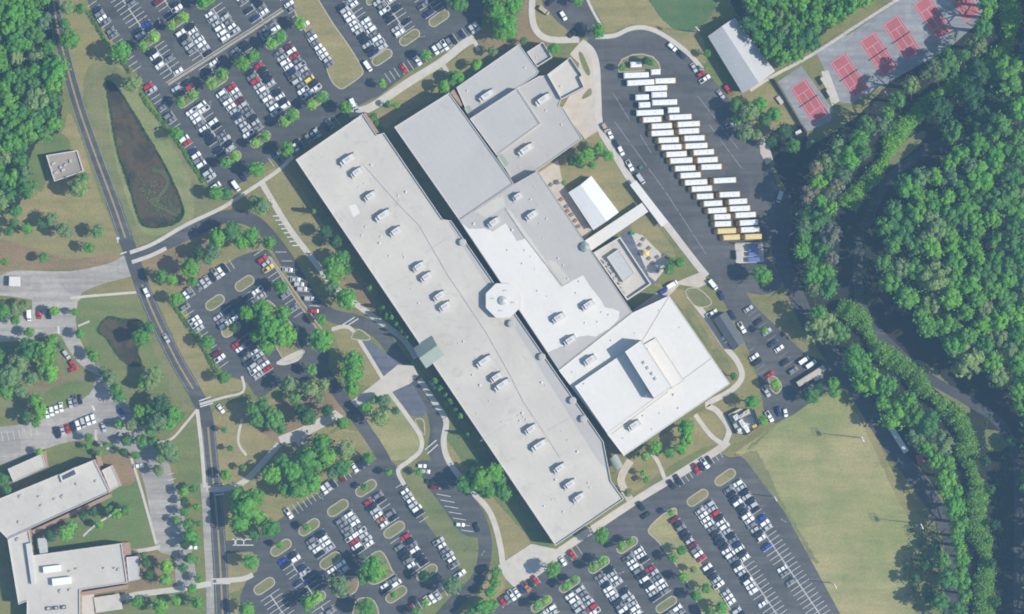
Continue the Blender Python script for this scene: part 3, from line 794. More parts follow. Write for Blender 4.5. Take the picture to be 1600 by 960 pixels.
def place_car(px, py, ax, col, kind, label, group='cars parked on the campus'):
    p = P(px, py); ang = math.atan2(-ax[1], ax[0])
    o = bpy.data.objects.new(KNAME[kind], CARM[kind][0]); COL.objects.link(o)
    o.location = (p.x, p.y, 0.12); o.rotation_euler = (0, 0, ang + rng.uniform(-.03, .03)); o.scale = (1.08, 1.15, 1.0)
    o.material_slots[0].link = 'OBJECT'; o.material_slots[0].material = CARMAT[col]
    w_ = bpy.data.objects.new('window_glass', CARM[kind][1]); COL.objects.link(w_); w_.parent = o
    tag(o, label, KCAT[kind], group)
    return o
LINES = MB(); LINES_FAINT = MB()
ROWS = {}
KINDS_W = ['sedan'] * 38 + ['hatchback'] * 14 + ['suv'] * 26 + ['pickup'] * 12 + ['minivan'] * 10
def row(phrase, p0, p1, ax, cars, key='y', pitch=8.3, depth=17.0, back=0, lines=True, mb=None, group=None, order='top'):
    mb = mb or LINES
    d = (p1[0] - p0[0], p1[1] - p0[1]); Ln = math.hypot(*d); u = (d[0] / Ln, d[1] / Ln)
    n = max(1, round(Ln / pitch)); pt = Ln / n
    used = {}
    for t in cars.split():
        num, c = float(t[:-1]), t[-1]
        if c == '.': continue
        if c == 'k': c = rng.choice('kkkkgggs')
        s = (num - p0[1]) / u[1] if key == 'y' else (num - p0[0]) / u[0]
        i = int(math.floor(s / pt))
        for dd in (0, 1, -1, 2, -2, 3):
            if 0 <= i + dd < n and (i + dd) not in used:
                used[i + dd] = c; break
    for i, c in used.items():
        s = (i + .5) * pt
        j = rng.uniform(-.9, .9)
        x = p0[0] + u[0] * s + ax[0] * j; y = p0[1] + u[1] * s + ax[1] * j
        sg = rng.choice((1, -1)) if back else 1
        ROWS.setdefault(phrase, []).append((y if key == 'y' else x, x, y, (ax[0] * sg, ax[1] * sg), c, rng.choice(KINDS_W), order))
    if lines:
        for i in range(n + 1):
            s = i * pt; cx, cy = p0[0] + u[0] * s, p0[1] + u[1] * s; h = depth / 2
            line_mb(mb, (cx - ax[0] * h, cy - ax[1] * h), (cx + ax[0] * h, cy + ax[1] * h), .26, .14)
        if back:
            h = back * depth / 2
            line_mb(mb, (p0[0] + ax[0] * h, p0[1] + ax[1] * h), (p1[0] + ax[0] * h, p1[1] + ax[1] * h), .22, .142)
def drow(name, x0, ya, yb, L, R, lines=True, order='top', mb=None):
    for side, txt, s, back in (('left', L, -1, 1), ('right', R, 1, -1)):
        ox, oy = 9 * s * V_AX[0], 9 * s * V_AX[1]
        p0 = (x0 + .68 * ya + ox, ya + oy); p1 = (x0 + .68 * yb + ox, yb + oy)
        row((f'{side} side, {name}' if ',' in name or 'median' in name else f'{side} side of {name}'), p0, p1, V_AX, txt, 'y', back=back, lines=lines, order=order, mb=mb)
def srow(name, x0, ya, yb, T, order='top', mb=None):
    row(name, (x0 + .68 * ya, ya), (x0 + .68 * yb, yb), V_AX, T, 'y', order=order, mb=mb)

# top left car park, counted from the long pond
srow('row along the long pond hedge', 140, 6, 72, '18k 25k 31w 38g 51k 58k', 'bottom')
srow('row along the long pond hedge', 140, 92, 108, '')
srow('row along the long pond hedge', 140, 132, 198, '137r 145s 165k 180k 187g', 'bottom')
srow('row along the long pond hedge', 140, 214, 294, '218w 226r 234n 241w 249k 257w 265k 272s 279s 290w', 'bottom')
n1 = 'first double row from long pond'
drow(n1, 192, -12, 54, '47k 53s', '8k 37b 44k', order='bottom')
drow(n1, 192, 74, 120, '84k 91w 98k 103w', '93k 109w', order='bottom')
drow(n1, 192, 130, 146, '136s', '128k 137r', order='bottom')
drow(n1, 192, 166, 240, '169w 176w 184w 190k 204w 211k 218k 224k 233k', '156w 163w 190w 197k 212k 219s 228k 235s', order='bottom')
n2 = 'second double row from long pond'
drow(n2, 257, -12, 22, '1m', '6k 13w', order='bottom')
drow(n2, 257, 44, 92, '46w 53k 60k 67s 74g', '37k 50w 57s 62w 68w 75s 80k', order='bottom')
drow(n2, 257, 100, 118, '114k', '97w 107k', order='bottom')
drow(n2, 257, 138, 208, '139w 145g 159w 165w 172k 179n 190s 197k 206s 212w', '130r 137w 144s 150m 157s 163k 170k 177k 184s 191k 198w', order='bottom')
n3 = 'third double row from long pond'
drow(n3, 323, 14, 58, '12w 22s 30k 40w 47w 54w 62g', '25k 31k 39w 46s 52b', order='bottom')
drow(n3, 323, 72, 84, '80k 88k', '68k 76k', order='bottom')
drow(n3, 323, 105, 174, '112k 119k 127r 133s 140w 147s 156w 163s 170w 177k', '101r 108k 116k 124k 133s 142k 149w 156k 163w 168s', order='bottom')
n4 = 'fourth double row from long pond'
drow(n4, 389, -12, 34, '-4w 4k 14k 32n', '0k 8k 15k 21w', order='bottom')
drow(n4, 389, 40, 54, '45g 52k', '36k 46w', order='bottom')
drow(n4, 389, 75, 147, '80k 87s 92w 99w 106n 113k 119s 125k 131w 137w 146w', '70m 78w 86r 93k 100s 106s 113k 118y 125k 131w 138k', order='bottom')
srow('row along the long tan median', 447, -10, 104, '4w 15k 42w 51k 58w 65g 72w 77w 83w 90s 97k 103w', 'bottom')
n5 = 'first double row right of tan median'
drow(n5, 537, 2, 82, '5k 12s 18w 24w 31w 39w 45s 52k 65k 72s 79k 86n', '-2s 5w 34w 40w 46w 52g 58w 64s 70s 76k', order='bottom')
n6 = 'second double row right of tan median'
drow(n6, 600, -12, 50, '0k 7k 15w 24k 31k 50w 56s', '1w 11k 32k', order='bottom')
n7 = 'third double row right of tan median'
drow(n7, 666, -12, 20, '12k 22n', '', order='bottom')
row('row along the front walk under the tan median', (606, 122), (748, 40), U_AX, '629r 651w 681w 687s 697w 704g 712k 720n 736s 744s', 'x', order='left')
row('shaded row above the left end of long roof', (424, 254), (526, 188), U_AX, '431n 463w 471k 480k 489g 498s 507k 516k', 'x', order='left')

LINES.build('bay_marking', M['line'], lotNW)['kind'] = 'structure'; LINES = MB()
# left car park with the trees
row('row along upper left kerb of left car park', (287, 463), (362, 413), U_AX, '292w 300k 308k 316k 324s 331k 339k 346w 352k', 'x', order='left')
row('row beside pine straw strip, left car park', (404, 395), (466, 492), V_AX, '406r 415k 421y 462k 484k', 'y')
row('row along the hedge of left car park', (282, 470), (350, 570), V_AX, '478g 502w 508w 515s 553m 560w', 'y')
drow('first row from hedge, left tree lot', 15, 487, 507, '487s 494k 499w 507y', '478k 485k 492w 499s')
drow('first row from hedge, left tree lot', 15, 530, 585, '530r 537w 545k 551k 558k 565s 572w 580s', '528m 540m 546w 553s 560k 567w 574r')
drow('second row from hedge, left tree lot', 83, 455, 472, '457k 463k 471w', '447w 455s 462w')
row('row at left kerb of the upper loop drive', (446, 418), (492, 478), (1, .05), '425s 434s 446s 455s 463s', 'y', 10.0)

LINES.build('bay_marking', M['line'], lotW)['kind'] = 'structure'; LINES = MB()
# bottom centre car park
row('row under trees at top kerb, bottom centre lot', (448, 805), (572, 720), U_AX, '452w 507w 515s 523k 534m 552w 559k 567k', 'x', order='left')
f1 = 'bottom centre car park'
drow('rightmost row, bottom centre lot', 53, 776, 818, '777r 784k 797s 804w 811o 818w 824k', '775k 782k 800k 807k')
drow('rightmost row, bottom centre lot', 53, 840, 888, '852k 859k 866k 873k 882w', '832r 838k 845k 851w 858k 866k 874k 882s')
srow('row along grass median of ' + f1, 110, 758, 812, '765w 772s 780w 787s 795w 803k')
srow('row along grass median of ' + f1, 110, 842, 900, '847s 854w 861k 868s 876w 884g 893w')
drow('second row from right, bottom centre lot', -12, 806, 858, '808k 815k 822k 829g 836w 843r 850w 857k', '796w 803k 811w 818k 825w 832k 839s 847w 853m')
drow('second row from right, bottom centre lot', -12, 908, 920, '911w 919k', '905k 912w')
drow('third row from right, bottom centre lot', -77, 836, 864, '837k 844s 851w 858k 866k', '826k 833w 840w 847s 854w')
drow('third row from right, bottom centre lot', -77, 882, 898, '890w 897k', '877w 889s')
drow('fourth row from right, bottom centre lot', -143, 868, 930, '871b 877k 909n 926k', '866k 874w 887n 895s 907n')
drow('fourth row from right, bottom centre lot', -143, 948, 985, '', '951k')
drow('leftmost row, bottom centre lot', -210, 930, 990, '', '')
row('short row at the bottom centre picture edge', (640, 953), (695, 924), U_AX, '645m 670w 676w 682s', 'x', order='left')
row('row on left kerb of lower loop drive', (656, 724), (722, 824), (1, .07), '729w 739s 750k 760m 818w', 'y', 10.2, lines=False)

LINES.build('bay_marking', M['line'], lotS)['kind'] = 'structure'; LINES = MB()
# bottom right car park
row('row along top left kerb, bottom right car park', (782, 943), (840, 904), U_AX, '786r 793k 799w 807w 814n 821o 828k 836r', 'x', order='left')
row('row along top left kerb, bottom right car park', (868, 884), (905, 859), U_AX, '877w 896r', 'x', order='left')
row('row along top left kerb, bottom right car park', (1058, 754), (1125, 708), U_AX, '1085r 1092k 1099w 1106k', 'x', order='left')
f2 = 'bottom right car park'
drow('leftmost row, bottom right lot', 204, 952, 985, '960k', '950w 957s')
drow('second row from left, bottom right lot', 269, 922, 985, '931w 937w 943s 951k 958k', '916s 923k 930s 937s 945r 952w')
drow('third row from left, bottom right lot', 335, 892, 985, '895k 903k 911k 917w 924w 930s 937k 944k 951w 957k', '890k 897s 904w 911s 922k 928k 934k 940s 947w 954w')
drow('fourth row from left, bottom right lot', 401, 862, 932, '869k 876w 882w 889k 896k 903w 910k 917w 924k 931k 938s', '857w 863w 869k 885r 891s 898k 905w 912w 919k 926w')
drow('fourth row from left, bottom right lot', 401, 952, 990, '960k 967w', '946w 953k')
srow('row right of grass median, bottom right lot', 502, 808, 985, '812m 819k 826k 834k 841k 848s 855m 862k 869w 876r 883w 890k 897k 904s 911w 924s 931w 939w 952s 960k')
drow('second row from field, bottom right lot', 561, 790, 990, '791k 798w 805w 812w 819k 826k 833k 843k 850k 857w 864w 871k 883k 890w 897s 904k 911w 918w 925w 945w', '782k 789k 796r 803k 810w 817w 824s 831k 838k 845n 852w 859k 866w')
drow('row nearest playing field, bottom right lot', 628, 757, 990, '761k 768k 775k 782w 789k 796k 804w 811w 818k 825s 833k 841w 856b 886w 893k 912k', '749w 756s 763k 771k 778k 785s 792k 811b 818w 825k')

LINES.build('bay_marking', M['line'], lotE)['kind'] = 'structure'; LINES = MB()
row('right bays of staff car park', (1172, 482), (1242, 582), V_AX, '520s 545w 590g', 'y')
row('left bays of staff car park', (1172, 548), (1196, 588), V_AX, '556w', 'y')
LINES.build('bay_marking', M['line_faint'], lotR)['kind'] = 'structure'; LINES = MB()
# far left car parks
row('upper row in pale car park at far left', (70, 647), (136, 619), (.15, .99), '76w 84w 91w 99w 107s 115k 123k', 'x', order='left', lines=False)
row('lower row in pale car park at far left', (86, 678), (150, 653), (.3, .95), '91k 98s 106r 113k 120w 127s 134w 142w', 'x', order='left', lines=False)


for phrase, recs in ROWS.items():
    end = recs[0][6]
    recs.sort(key=lambda r: r[0], reverse=(end == 'bottom'))
    for k, (_, x, y, ax, c, kind, _e) in enumerate(recs):
        place_car(x, y, ax, c, kind, f"{CARCOL[c][0]} {KLAB[kind]}, {ordinal(k + 1)} from {end}, {phrase}")

# cars standing on their own
SINGLE = [
 (575, 104, U_AX, 'w', 'van', 'white van by the foot of the long tan median'),
 (369, 291, U_AX, 'w', 'van', 'white van at the bottom corner of the top left car park'),
 (380, 277, U_AX, 'n', 'sedan', 'navy blue sedan shaded by the round tree beside white van'),
 (552, 163, (.35, .94), 'w', 'van', 'white van at the walk above the long roof top corner'),
 (557, 170, (.35, .94), 's', 'sedan', 'silver sedan beside the walk above the long roof top corner'),
 (260, 529, (.5, .86), 's', 'sedan', 'silver sedan driving down the left road past the small pond'),
 (229, 457, (.4, .9), 'w', 'suv', 'white estate car on the left road below the side street'),
 (345, 639, (.6, .8), 'w', 'sedan', 'white sedan waiting by the crosswalk beside the left road'),
 (46, 493, (.02, 1), 'w', 'van', 'white van nosed into the trees at the far left'),
 (62, 492, (.02, 1), 'r', 'hatchback', 'red hatchback beside the white van at the far left'),
 (77, 491, (.02, 1), 'k', 'suv', 'black estate car two bays right of far left white van'),
 (113, 569, (.5, .86), 'r', 'hatchback', 'red hatchback, upper of two on the pale curved drive'),
 (115, 577, (.9, -.3), 'r', 'sedan', 'red sedan, lower of two on the pale curved drive'),
 (104, 554, (.6, .8), 's', 'suv', 'silver estate car in tree shade on pale curved drive'),
 (190, 645, (.5, .8), 'b', 'sedan', 'bright blue sedan in the shade beside pale car park'),
 (162, 668, (.3, .95), 's', 'sedan', 'silver sedan by the kerb bend of the pale car park'),
 (190, 682, (.7, .7), 's', 'hatchback', 'silver hatchback under trees above lower left school'),
 (217, 728, (1, -.1), 'w', 'sedan', 'white sedan at the top of the striped grey bays'),
 (300, 855, (1, 0), 'w', 'suv', 'white estate car half under trees beside the lower left drive'),
 (745, 824, (.35, .94), 'k', 'sedan', 'black sedan driving the lower loop drive'),
 (677, 601, (.5, .85), 's', 'sedan', 'silver sedan at the plaza edge of loop drive'),
 (490, 486, (1, 0), 'r', 'sedan', 'red sedan turning into the loop drive'),
 (1002, 791, U_AX, 'k', 'suv', 'black estate car in front of the long roof bottom corner'),
 (1009, 805, V_AX, 'k', 'sedan', 'black sedan driving past the bottom right bays'),
 (1050, 757, U_AX, 'k', 'suv', 'black estate car, left of two by the curved walk'),
 (1060, 750, U_AX, 'k', 'pickup', 'black pickup truck, right of two by the curved walk'),
 (945, 200, (.45, .89), 't', 'suv', 'tan estate car, topmost along the bus yard walk'),
 (953, 210, (.45, .89), 'w', 'sedan', 'white sedan behind the tan car along bus yard walk'),
 (963, 227, (.45, .89), 'k', 'sedan', 'black sedan, third along the bus yard walk'),
 (970, 236, (.45, .89), 'w', 'suv', 'white estate car, fourth along the bus yard walk'),
 (984, 259, (.5, .86), 'w', 'pickup', 'white pickup truck, fifth along the bus yard walk'),
 (1001, 280, (.55, .83), 's', 'van', 'silver van beside the walkway canopy at bus yard'),
 (1050, 74, (.75, .66), 'w', 'suv', 'white estate car on the curved top edge of bus yard'),
 (1065, 86, (.7, .7), 'k', 'sedan', 'black sedan on the curved top edge of bus yard'),
 (1084, 106, (.5, .86), 's', 'sedan', 'silver sedan by the walk left of the pitched grey roof'),
 (1095, 116, (.8, -.6), 'r', 'hatchback', 'red hatchback in the corner left of pitched grey roof'),
 (1101, 124, (.8, -.5), 'w', 'pickup', 'white pickup truck left of the pitched grey roof'),
 (1137, 140, (.6, .8), 'r', 'suv', 'red estate car at the low corner of pitched grey roof'),
 (1126, 148, (.6, .8), 's', 'sedan', 'silver sedan in shade below the pitched grey roof'),
 (1143, 195, (.9, -.3), 's', 'pickup', 'silver pickup truck at the tree edge right of bus yard'),
 (1114, 445, (.6, .8), 'w', 'van', 'white van at the lower corner of the bus yard'),
 (1127, 462, (.4, .9), 'n', 'sedan', 'navy blue sedan under the bus yard corner'),
 (1050, 445, (.8, -.5), 'w', 'van', 'white van on the tan yard by the courtyard'),
 (1036, 456, (.8, -.5), 'b', 'hatchback', 'bright blue hatchback beside the white roof top corner'),
 (850, 17, (.7, .5), 't', 'van', 'tan van on grass at the top centre'),
 (880, 25, (.5, .8), 'w', 'suv', 'white estate car in the top centre car park'),
 (896, 52, (.7, -.6), 'k', 'pickup', 'black pickup truck near the round tree top centre'),
 (860, 3, (.7, -.6), 'k', 'sedan', 'black sedan at the very top centre'),
 (1218, 308, (-.3, .95), 's', 'van', 'silver van in shade right of the buses'),
 (1112, 490, (.85, -.5), 'w', 'pickup', 'white pickup truck at the top end of slate roof'),
 (1144, 493, (.5, .86), 'k', 'suv', 'black estate car beside the slate roof'),
 (1159, 512, (.5, .86), 'w', 'pickup', 'white pickup truck parked along the slate roof'),
 (1131, 531, (.5, .86), 'w', 'hatchback', 'white hatchback in shade on left of slate roof'),
 (1169, 483, V_AX, 's', 'sedan', 'silver sedan at the top bay of the staff car park'),
 (1185, 503, V_AX, 'k', 'sedan', 'black sedan in second bay of the staff car park'),
 (1207, 537, V_AX, 'n', 'sedan', 'navy blue sedan in mid staff car park'),
 (1183, 566, V_AX, 'k', 'suv', 'black estate car on the left side of staff car park'),
 (1226, 566, V_AX, 'k', 'sedan', 'black sedan on the right side of staff car park'),
 (1256, 563, V_AX, 'w', 'van', 'white van, left of the pair above the long trailer'),
 (1267, 569, V_AX, 'w', 'van', 'white van, right of the pair above the long trailer'),
 (1278, 590, V_AX, 's', 'suv', 'silver estate car on right flank of the long trailer'),
 (1264, 607, V_AX, 's', 'pickup', 'silver pickup truck below the long trailer'),
 (1202, 586, V_AX, 'r', 'sedan', 'red sedan above the small lime tree island'),
 (1197, 612, U_AX, 's', 'pickup', 'silver pickup truck below the small lime tree island'),
 (1202, 651, U_AX, 'w', 'pickup', 'white pickup truck beside the fenced equipment yard'),
 (1217, 643, (.2, .98), 'n', 'suv', 'navy blue estate car at foot of staff car park'),
 (1227, 645, (.2, .98), 'w', 'hatchback', 'white hatchback at foot of staff car park'),
]
for s_ in SINGLE: place_car(*s_)

# ------------------------------------------------------------------ school buses
def bus_meshes(roof_len, hood, yellow_top=False):
    L = roof_len + .9; w = 2.95; b = MB()
    # body from chamfered cross section
    sec = [(-w / 2, .45), (-w / 2, 2.35), (-w / 2 + .18, 2.85), (w / 2 - .18, 2.85), (w / 2, 2.35), (w / 2, .45)]
    r0 = [(-L / 2, y, z) for y, z in sec]; r1 = [(L / 2, y, z) for y, z in sec]
    for i in range(5): b.face([r0[i], r1[i], r1[i + 1], r0[i + 1]])
    b.face(r0[::-1]); b.face(r1)
    # rear and front bumpers, wheels
    b.box((L / 2 + .12, 0, .6), (.24, w - .1, .3), 0, 1)
    hx = -L / 2 - hood
    for x in (-L / 2 - hood * .45, L / 2 - 2.6):
        for sy in (-1, 1): b.cyl((x, sy * (w / 2 - .3), .5), (x, sy * (w / 2 + .02), .5), .5, .5, 10, 1)
    for sy in (-1, 1): b.box((-L / 2 - .25, sy * (w / 2 + .18), 1.9), (.12, .3, .4), 0, 1)
    roof = MB()
    n = 6
    for i in range(n):
        t0, t1 = -math.pi / 2 + math.pi * i / n, -math.pi / 2 + math.pi * (i + 1) / n
        y0, z0 = (w / 2 - .12) * math.sin(t0), 2.86 + .30 * math.cos(t0)
        y1, z1 = (w / 2 - .12) * math.sin(t1), 2.86 + .30 * math.cos(t1)
        roof.face([(-L / 2 + .45, y0, z0), (L / 2 - .45, y0, z0), (L / 2 - .45, y1, z1), (-L / 2 + .45, y1, z1)])
    for sx in (-1, 1):
        roof.face([(sx * (L / 2 - .45), (w / 2 - .12) * math.sin(-math.pi / 2 + math.pi * i / n), 2.86 + .30 * math.cos(-math.pi / 2 + math.pi * i / n)) for i in range(n + 1)])
    hat = MB()
    for x in ((-.24, .2) if L > 7 else (0,)): hat.box((x * L, 0, 3.19), (.85, .75, .16), 0, 0, .85)
    for k in range(int(L / 1.6)): hat.box((-L / 2 + .9 + k * 1.6, 0, 3.155), (.07, w - .9, .03))
    bon = MB()
    if hood > .3:
        bx = -L / 2 - hood
        a = [(-L / 2, -w / 2 + .1, .5), (-L / 2, w / 2 - .1, .5), (-L / 2, w / 2 - .15, 1.55), (-L / 2, -w / 2 + .15, 1.55)]
        c = [(bx, -w / 2 + .3, .5), (bx, w / 2 - .3, .5), (bx, w / 2 - .38, 1.2), (bx, -w / 2 + .38, 1.2)]
        for i in range(4): bon.face([a[i], a[(i + 1) % 4], c[(i + 1) % 4], c[i]])
        bon.face(c)
        bon.box((bx - .1, 0, .6), (.2, w - .3, .28), 0, 1)
    ws = MB()
    ws.face([(-L / 2 - .03, -w / 2 + .15, 1.5), (-L / 2 - .03, w / 2 - .15, 1.5), (-L / 2 + .1, w / 2 - .2, 2.65), (-L / 2 + .1, -w / 2 + .2, 2.65)])
    ws.face([(-L / 2 - .03, -w / 2 + .15, 1.5), (-L / 2 - .5 * min(hood, .5), -w / 2 + .15, 1.5), (-L / 2 - .5 * min(hood, .5), w / 2 - .15, 1.5), (-L / 2 - .03, w / 2 - .15, 1.5)])
    side = MB()
    for sy in (-1, 1):
        k = max(2, int(L / 1.0))
        for i in range(k):
            x0 = -L / 2 + .4 + i * (L - .8) / k; x1 = x0 + (L - .8) / k - .18
            side.face([(x0, sy * (w / 2 + .012), 1.7), (x1, sy * (w / 2 + .012), 1.7), (x1, sy * (w / 2 + .012), 2.3), (x0, sy * (w / 2 + .012), 2.3)])
    return dict(body=b, roof=roof, hatch=hat, bonnet=bon, windscreen=ws, side_window=side)
BUSM = {}
def bus(cx0, cx1, cy, style, label, file_):
    Lp = (cx1 - cx0) * S * (1 - 3 / CAM_H)
    q = round(Lp / 1.0) * 1.0
    white = style == 'white'
    hood = 0.25 if white else 1.45
    key = (q, style)
    if key not in BUSM:
        d = bus_meshes(q, hood)
        pm = M['bus_white'] if white else M['bus_yellow']
        rm = M['bus_roof_yellow'] if style == 'yellowroof' else M['bus_white']
        BUSM[key] = dict(body=d['body'].mesh('body', [pm, M['dark']]), roof=d['roof'].mesh('roof', [rm]), roof_hatch=d['hatch'].mesh('roof_hatch', [M['unit_white']]),
                         windscreen=d['windscreen'].mesh('windscreen', [M['glass']]), side_window=d['side_window'].mesh('side_window', [M['glass']]))
        if not white: BUSM[key]['bonnet'] = d['bonnet'].mesh('bonnet', [pm, M['dark']])
    p = P((cx0 + cx1) / 2, cy, 3.1)
    r = empty('school_bus' if not white or q > 7 else 'minibus', (p.x, p.y, .12), math.radians(2.5 + rng.uniform(-.6, .6)))
    for nm, me in BUSM[key].items():
        o = bpy.data.objects.new(nm, me); COL.objects.link(o)
        o.parent = r
        if nm == 'side_window': o['kind'] = 'stuff'
    tag(r, label, 'bus', 'buses parked in two files in the bus yard')
LEFT = [(976, 1012.5, 117.5, 'white'), (982, 1020, 129, 'white'), (1009, 1041, 138, 'y'), (995, 1012, 152, 'white'), (1000, 1014, 164, 'white'), (996, 1035, 176, 'white'), (1005, 1033, 187, 'y'), (1019, 1049, 197, 'y'),
        (1019, 1051, 208, 'y'), (1029, 1060, 219, 'y'), (1034, 1064, 230, 'y'), (1042, 1072, 241, 'y'), (1048, 1081, 251, 'y'), (1055, 1086, 263, 'y'), (1064, 1094, 274, 'y'), (1071, 1104, 285, 'y'), (1081, 1112, 295, 'y'),
        (1089, 1114, 307, 'y'), (1101, 1127, 318, 'y'), (1107, 1134, 329, 'y'), (1116, 1141, 339, 'y'), (1117, 1142, 350, 'y'), (1122, 1149, 361, 'yellowroof'), (1131, 1155, 371, 'yellowroof')]
RIGHT = [(1019, 1030, 112.5, 'white'), (1024, 1055, 126.5, 'y'), (1020, 1040, 148, 'white'), (1020, 1057, 160, 'white'), (1045, 1060, 172, 'white'), (1047, 1079, 183, 'y'), (1060, 1092, 194, 'y'), (1061, 1092, 205, 'y'), (1070, 1100, 216, 'y'),
         (1071, 1105, 228, 'y'), (1084, 1115, 238, 'y'), (1090, 1121, 250, 'y'), (1096, 1127, 261, 'y'), (1116, 1149, 282, 'y'), (1125, 1155, 304, 'y'), (1140, 1166, 315, 'y'), (1141, 1171, 326, 'y'), (1150, 1180, 336, 'y'),
         (1156, 1184, 348, 'y'), (1159, 1185, 359, 'y'), (1165, 1189, 370, 'yellowroof')]
for lst, nm in ((LEFT, 'left'), (RIGHT, 'right')):
    for i, (a, c, y, st) in enumerate(lst):
        ln = 'short ' if c - a < 22 else ''
        de = {'white': 'all white bus', 'y': 'white roofed yellow bus', 'yellowroof': 'yellow roofed bus'}[st]
        bus(a, c, y, st, f'{ln}{de}, {ordinal(i + 1)} from the top in the {nm} file of buses', nm)
bus(986, 1002, 101, 'white', 'short all white bus on the half moon grass island', 'x')

# long trailers
def trailer(px, py, L, w, ax, mat_roof, label):
    p = P(px, py); r = empty('trailer', (p.x, p.y, .12), math.atan2(-ax[1], ax[0]))
    b = MB(); b.box((0, 0, 2.0), (L, w, 2.3)); b.build('body', M['unit_white'], r)
    t = MB(); t.box((0, 0, 3.19), (L - .1, w - .06, .1)); t.box((0, 0, 3.25), (L - .5, w - .5, .04), 0, 0, .98); t.build('roof', mat_roof, r)
    wl = MB()
    for x in (-L * .36, -L * .29, L * .3):
        for sy in (-1, 1): wl.cyl((x, sy * (w / 2 - .4), .45), (x, sy * (w / 2 - .05), .45), .45, .45, 10)
    wl.build('wheel', M['dark'], r)
    tag(r, label, 'trailer')
trailer(1266.5, 587.5, 16.5, 2.9, (.845, -.534), M['concrete_tan'], 'long tan roofed trailer parked in the staff car park')
trailer(1402, 685, 16.5, 2.8, (.52, .85), M['unit_white'], 'long pale trailer in shade beside the playing field')
trailer(24, 440, 5.5, 5.0, (1, .02), M['unit_white'], 'white box truck body on the pale side street')

# ------------------------------------------------------------------ buildings
def wing(parent, pts, h, roof_mat, wall_mat='wall_tan', par=0.55, pw=0.35, z0=0.0, windows=True, name='wing', label=None, coping='coping', inset_roof=0.25):
    """walls up to h, parapet ring above, roof sheet inside; part with sub-parts roof and parapet"""
    w = ccw([(P(x, y, h).x, P(x, y, h).y) for x, y in pts]); n = len(w)
    wl = MB()
    for i in range(n):
        j = (i + 1) % n
        wl.face([(*w[i], z0), (*w[j], z0), (*w[j], h), (*w[i], h)])
        a, c = Vector(w[i]), Vector(w[j]); e = c - a; L = e.length
        if windows and L > 6 and h - z0 > 3.5:
            e /= L; nrm = Vector((e.y, -e.x)) * .04
            fl = max(1, int((h - z0 - .6) / 3.7)); k = int(L / 3.2)
            for f_ in range(fl):
                for q in range(k):
                    s0 = (q + .5) * L / k - .8; A_ = a + e * s0 + nrm; B_ = a + e * (s0 + 1.6) + nrm; zz = z0 + 1.1 + f_ * 3.7
                    wl.face([(*A_, zz), (*B_, zz), (*B_, zz + 1.6), (*A_, zz + 1.6)], 1)
    o = wl.build(name, [M[wall_mat], M['glass']], parent)
    if label: o['label'] = label
    inn = inset(w, pw)
    rf = MB(); rf.face([(x, y, h - inset_roof) for x, y in inn])
    rf.build('roof', M[roof_mat], o)
    if par > 0:
        pr = MB(); zt = h + par - .3
        for i in range(n):
            j = (i + 1) % n
            pr.face([(*w[i], h), (*w[j], h), (*w[j], zt), (*w[i], zt)])
            pr.face([(*inn[j], h - inset_roof - .1), (*inn[i], h - inset_roof - .1), (*inn[i], zt), (*inn[j], zt)])
            pr.face([(*w[i], zt), (*w[j], zt), (*inn[j], zt), (*inn[i], zt)])
        pr.build('parapet', M[coping], o)
    return o
def patch(parent, pts, z, mat, name, label=None, jit=0.0, sm=0):
    p = smooth(pts, sm) if sm else pts
    if jit: p = ragged(p, jit, 3)
    q = MB(); q.face([(P(x, y, z).x, P(x, y, z).y, z) for x, y in p][::-1])
    o = q.build(name, M[mat], parent)
    if o.data.polygons[0].normal.z < 0: o.data.flip_normals()
    if label: o['label'] = label
    return o
def bar(parent, pts, z, w, h, mat, name):
    q = MB()
    for a, c in zip(pts, pts[1:]):
        A_, C_ = P(*a, z), P(*c, z); d = C_ - A_
        q.box(((A_.x + C_.x) / 2, (A_.y + C_.y) / 2, z + h / 2), (d.length, w, h), math.atan2(d.y, d.x))
    return q.build(name, M[mat], parent)
def gable(parent, e0, e1, r0, r1, f0, f1, hz, rz_, mat, name='roof_slope', thick=.25):
    """two slopes: eave e0-e1, ridge r0-r1, eave f0-f1 (pixels); returns both"""
    out = []
    for A_, B_ in ((e0, e1), (f1, f0)):
        R_, Q_ = (r0, r1) if A_ == e0 else (r1, r0)
        q = MB()
        t = [P(*A_, hz), P(*B_, hz), P(*Q_, rz_), P(*R_, rz_)]
        q.face([tuple(v) for v in t]); q.face([(v.x, v.y, v.z - thick) for v in t[::-1]])
        for i in range(4):
            a, c = t[i], t[(i + 1) % 4]
            q.face([(a.x, a.y, a.z - thick), (c.x, c.y, c.z - thick), tuple(c), tuple(a)])
        out.append(q.build(name, M[mat], parent))
    return out
HB = 11.0
school = empty('school_building')
tag(school, 'large flat roofed school with long grey wing and white roofs', 'school')
LW = wing(school, [(462, 250), (567, 178), (589, 211), (600, 208), (692, 343), (705, 345), (943, 690), (955, 752), (975, 780), (868, 853)], HB, 'roof_grey', par=.95, label='long grey classroom wing')
patch(school, [(700, 349), (706, 349), (942, 689), (950, 735), (936, 722), (800, 506)], HB - .2, 'roof_cool', 'roof_strip', 'paler strip along the long wing')
B1 = wing(school, [(616, 199), (702, 145), (803, 287), (718, 345)], 13.0, 'roof_blue', par=.7, label='square cool grey hall roof')
wing(school, [(713, 137), (811, 69), (842, 112), (838, 118), (808, 138), (734, 186)], 7.0, 'roof_blue', par=.4, label='low upper roof')
wing(school, [(734, 186), (808, 138), (844, 194), (776, 243)], 11.3, 'roof_blue', par=.5, label='raised square roof')
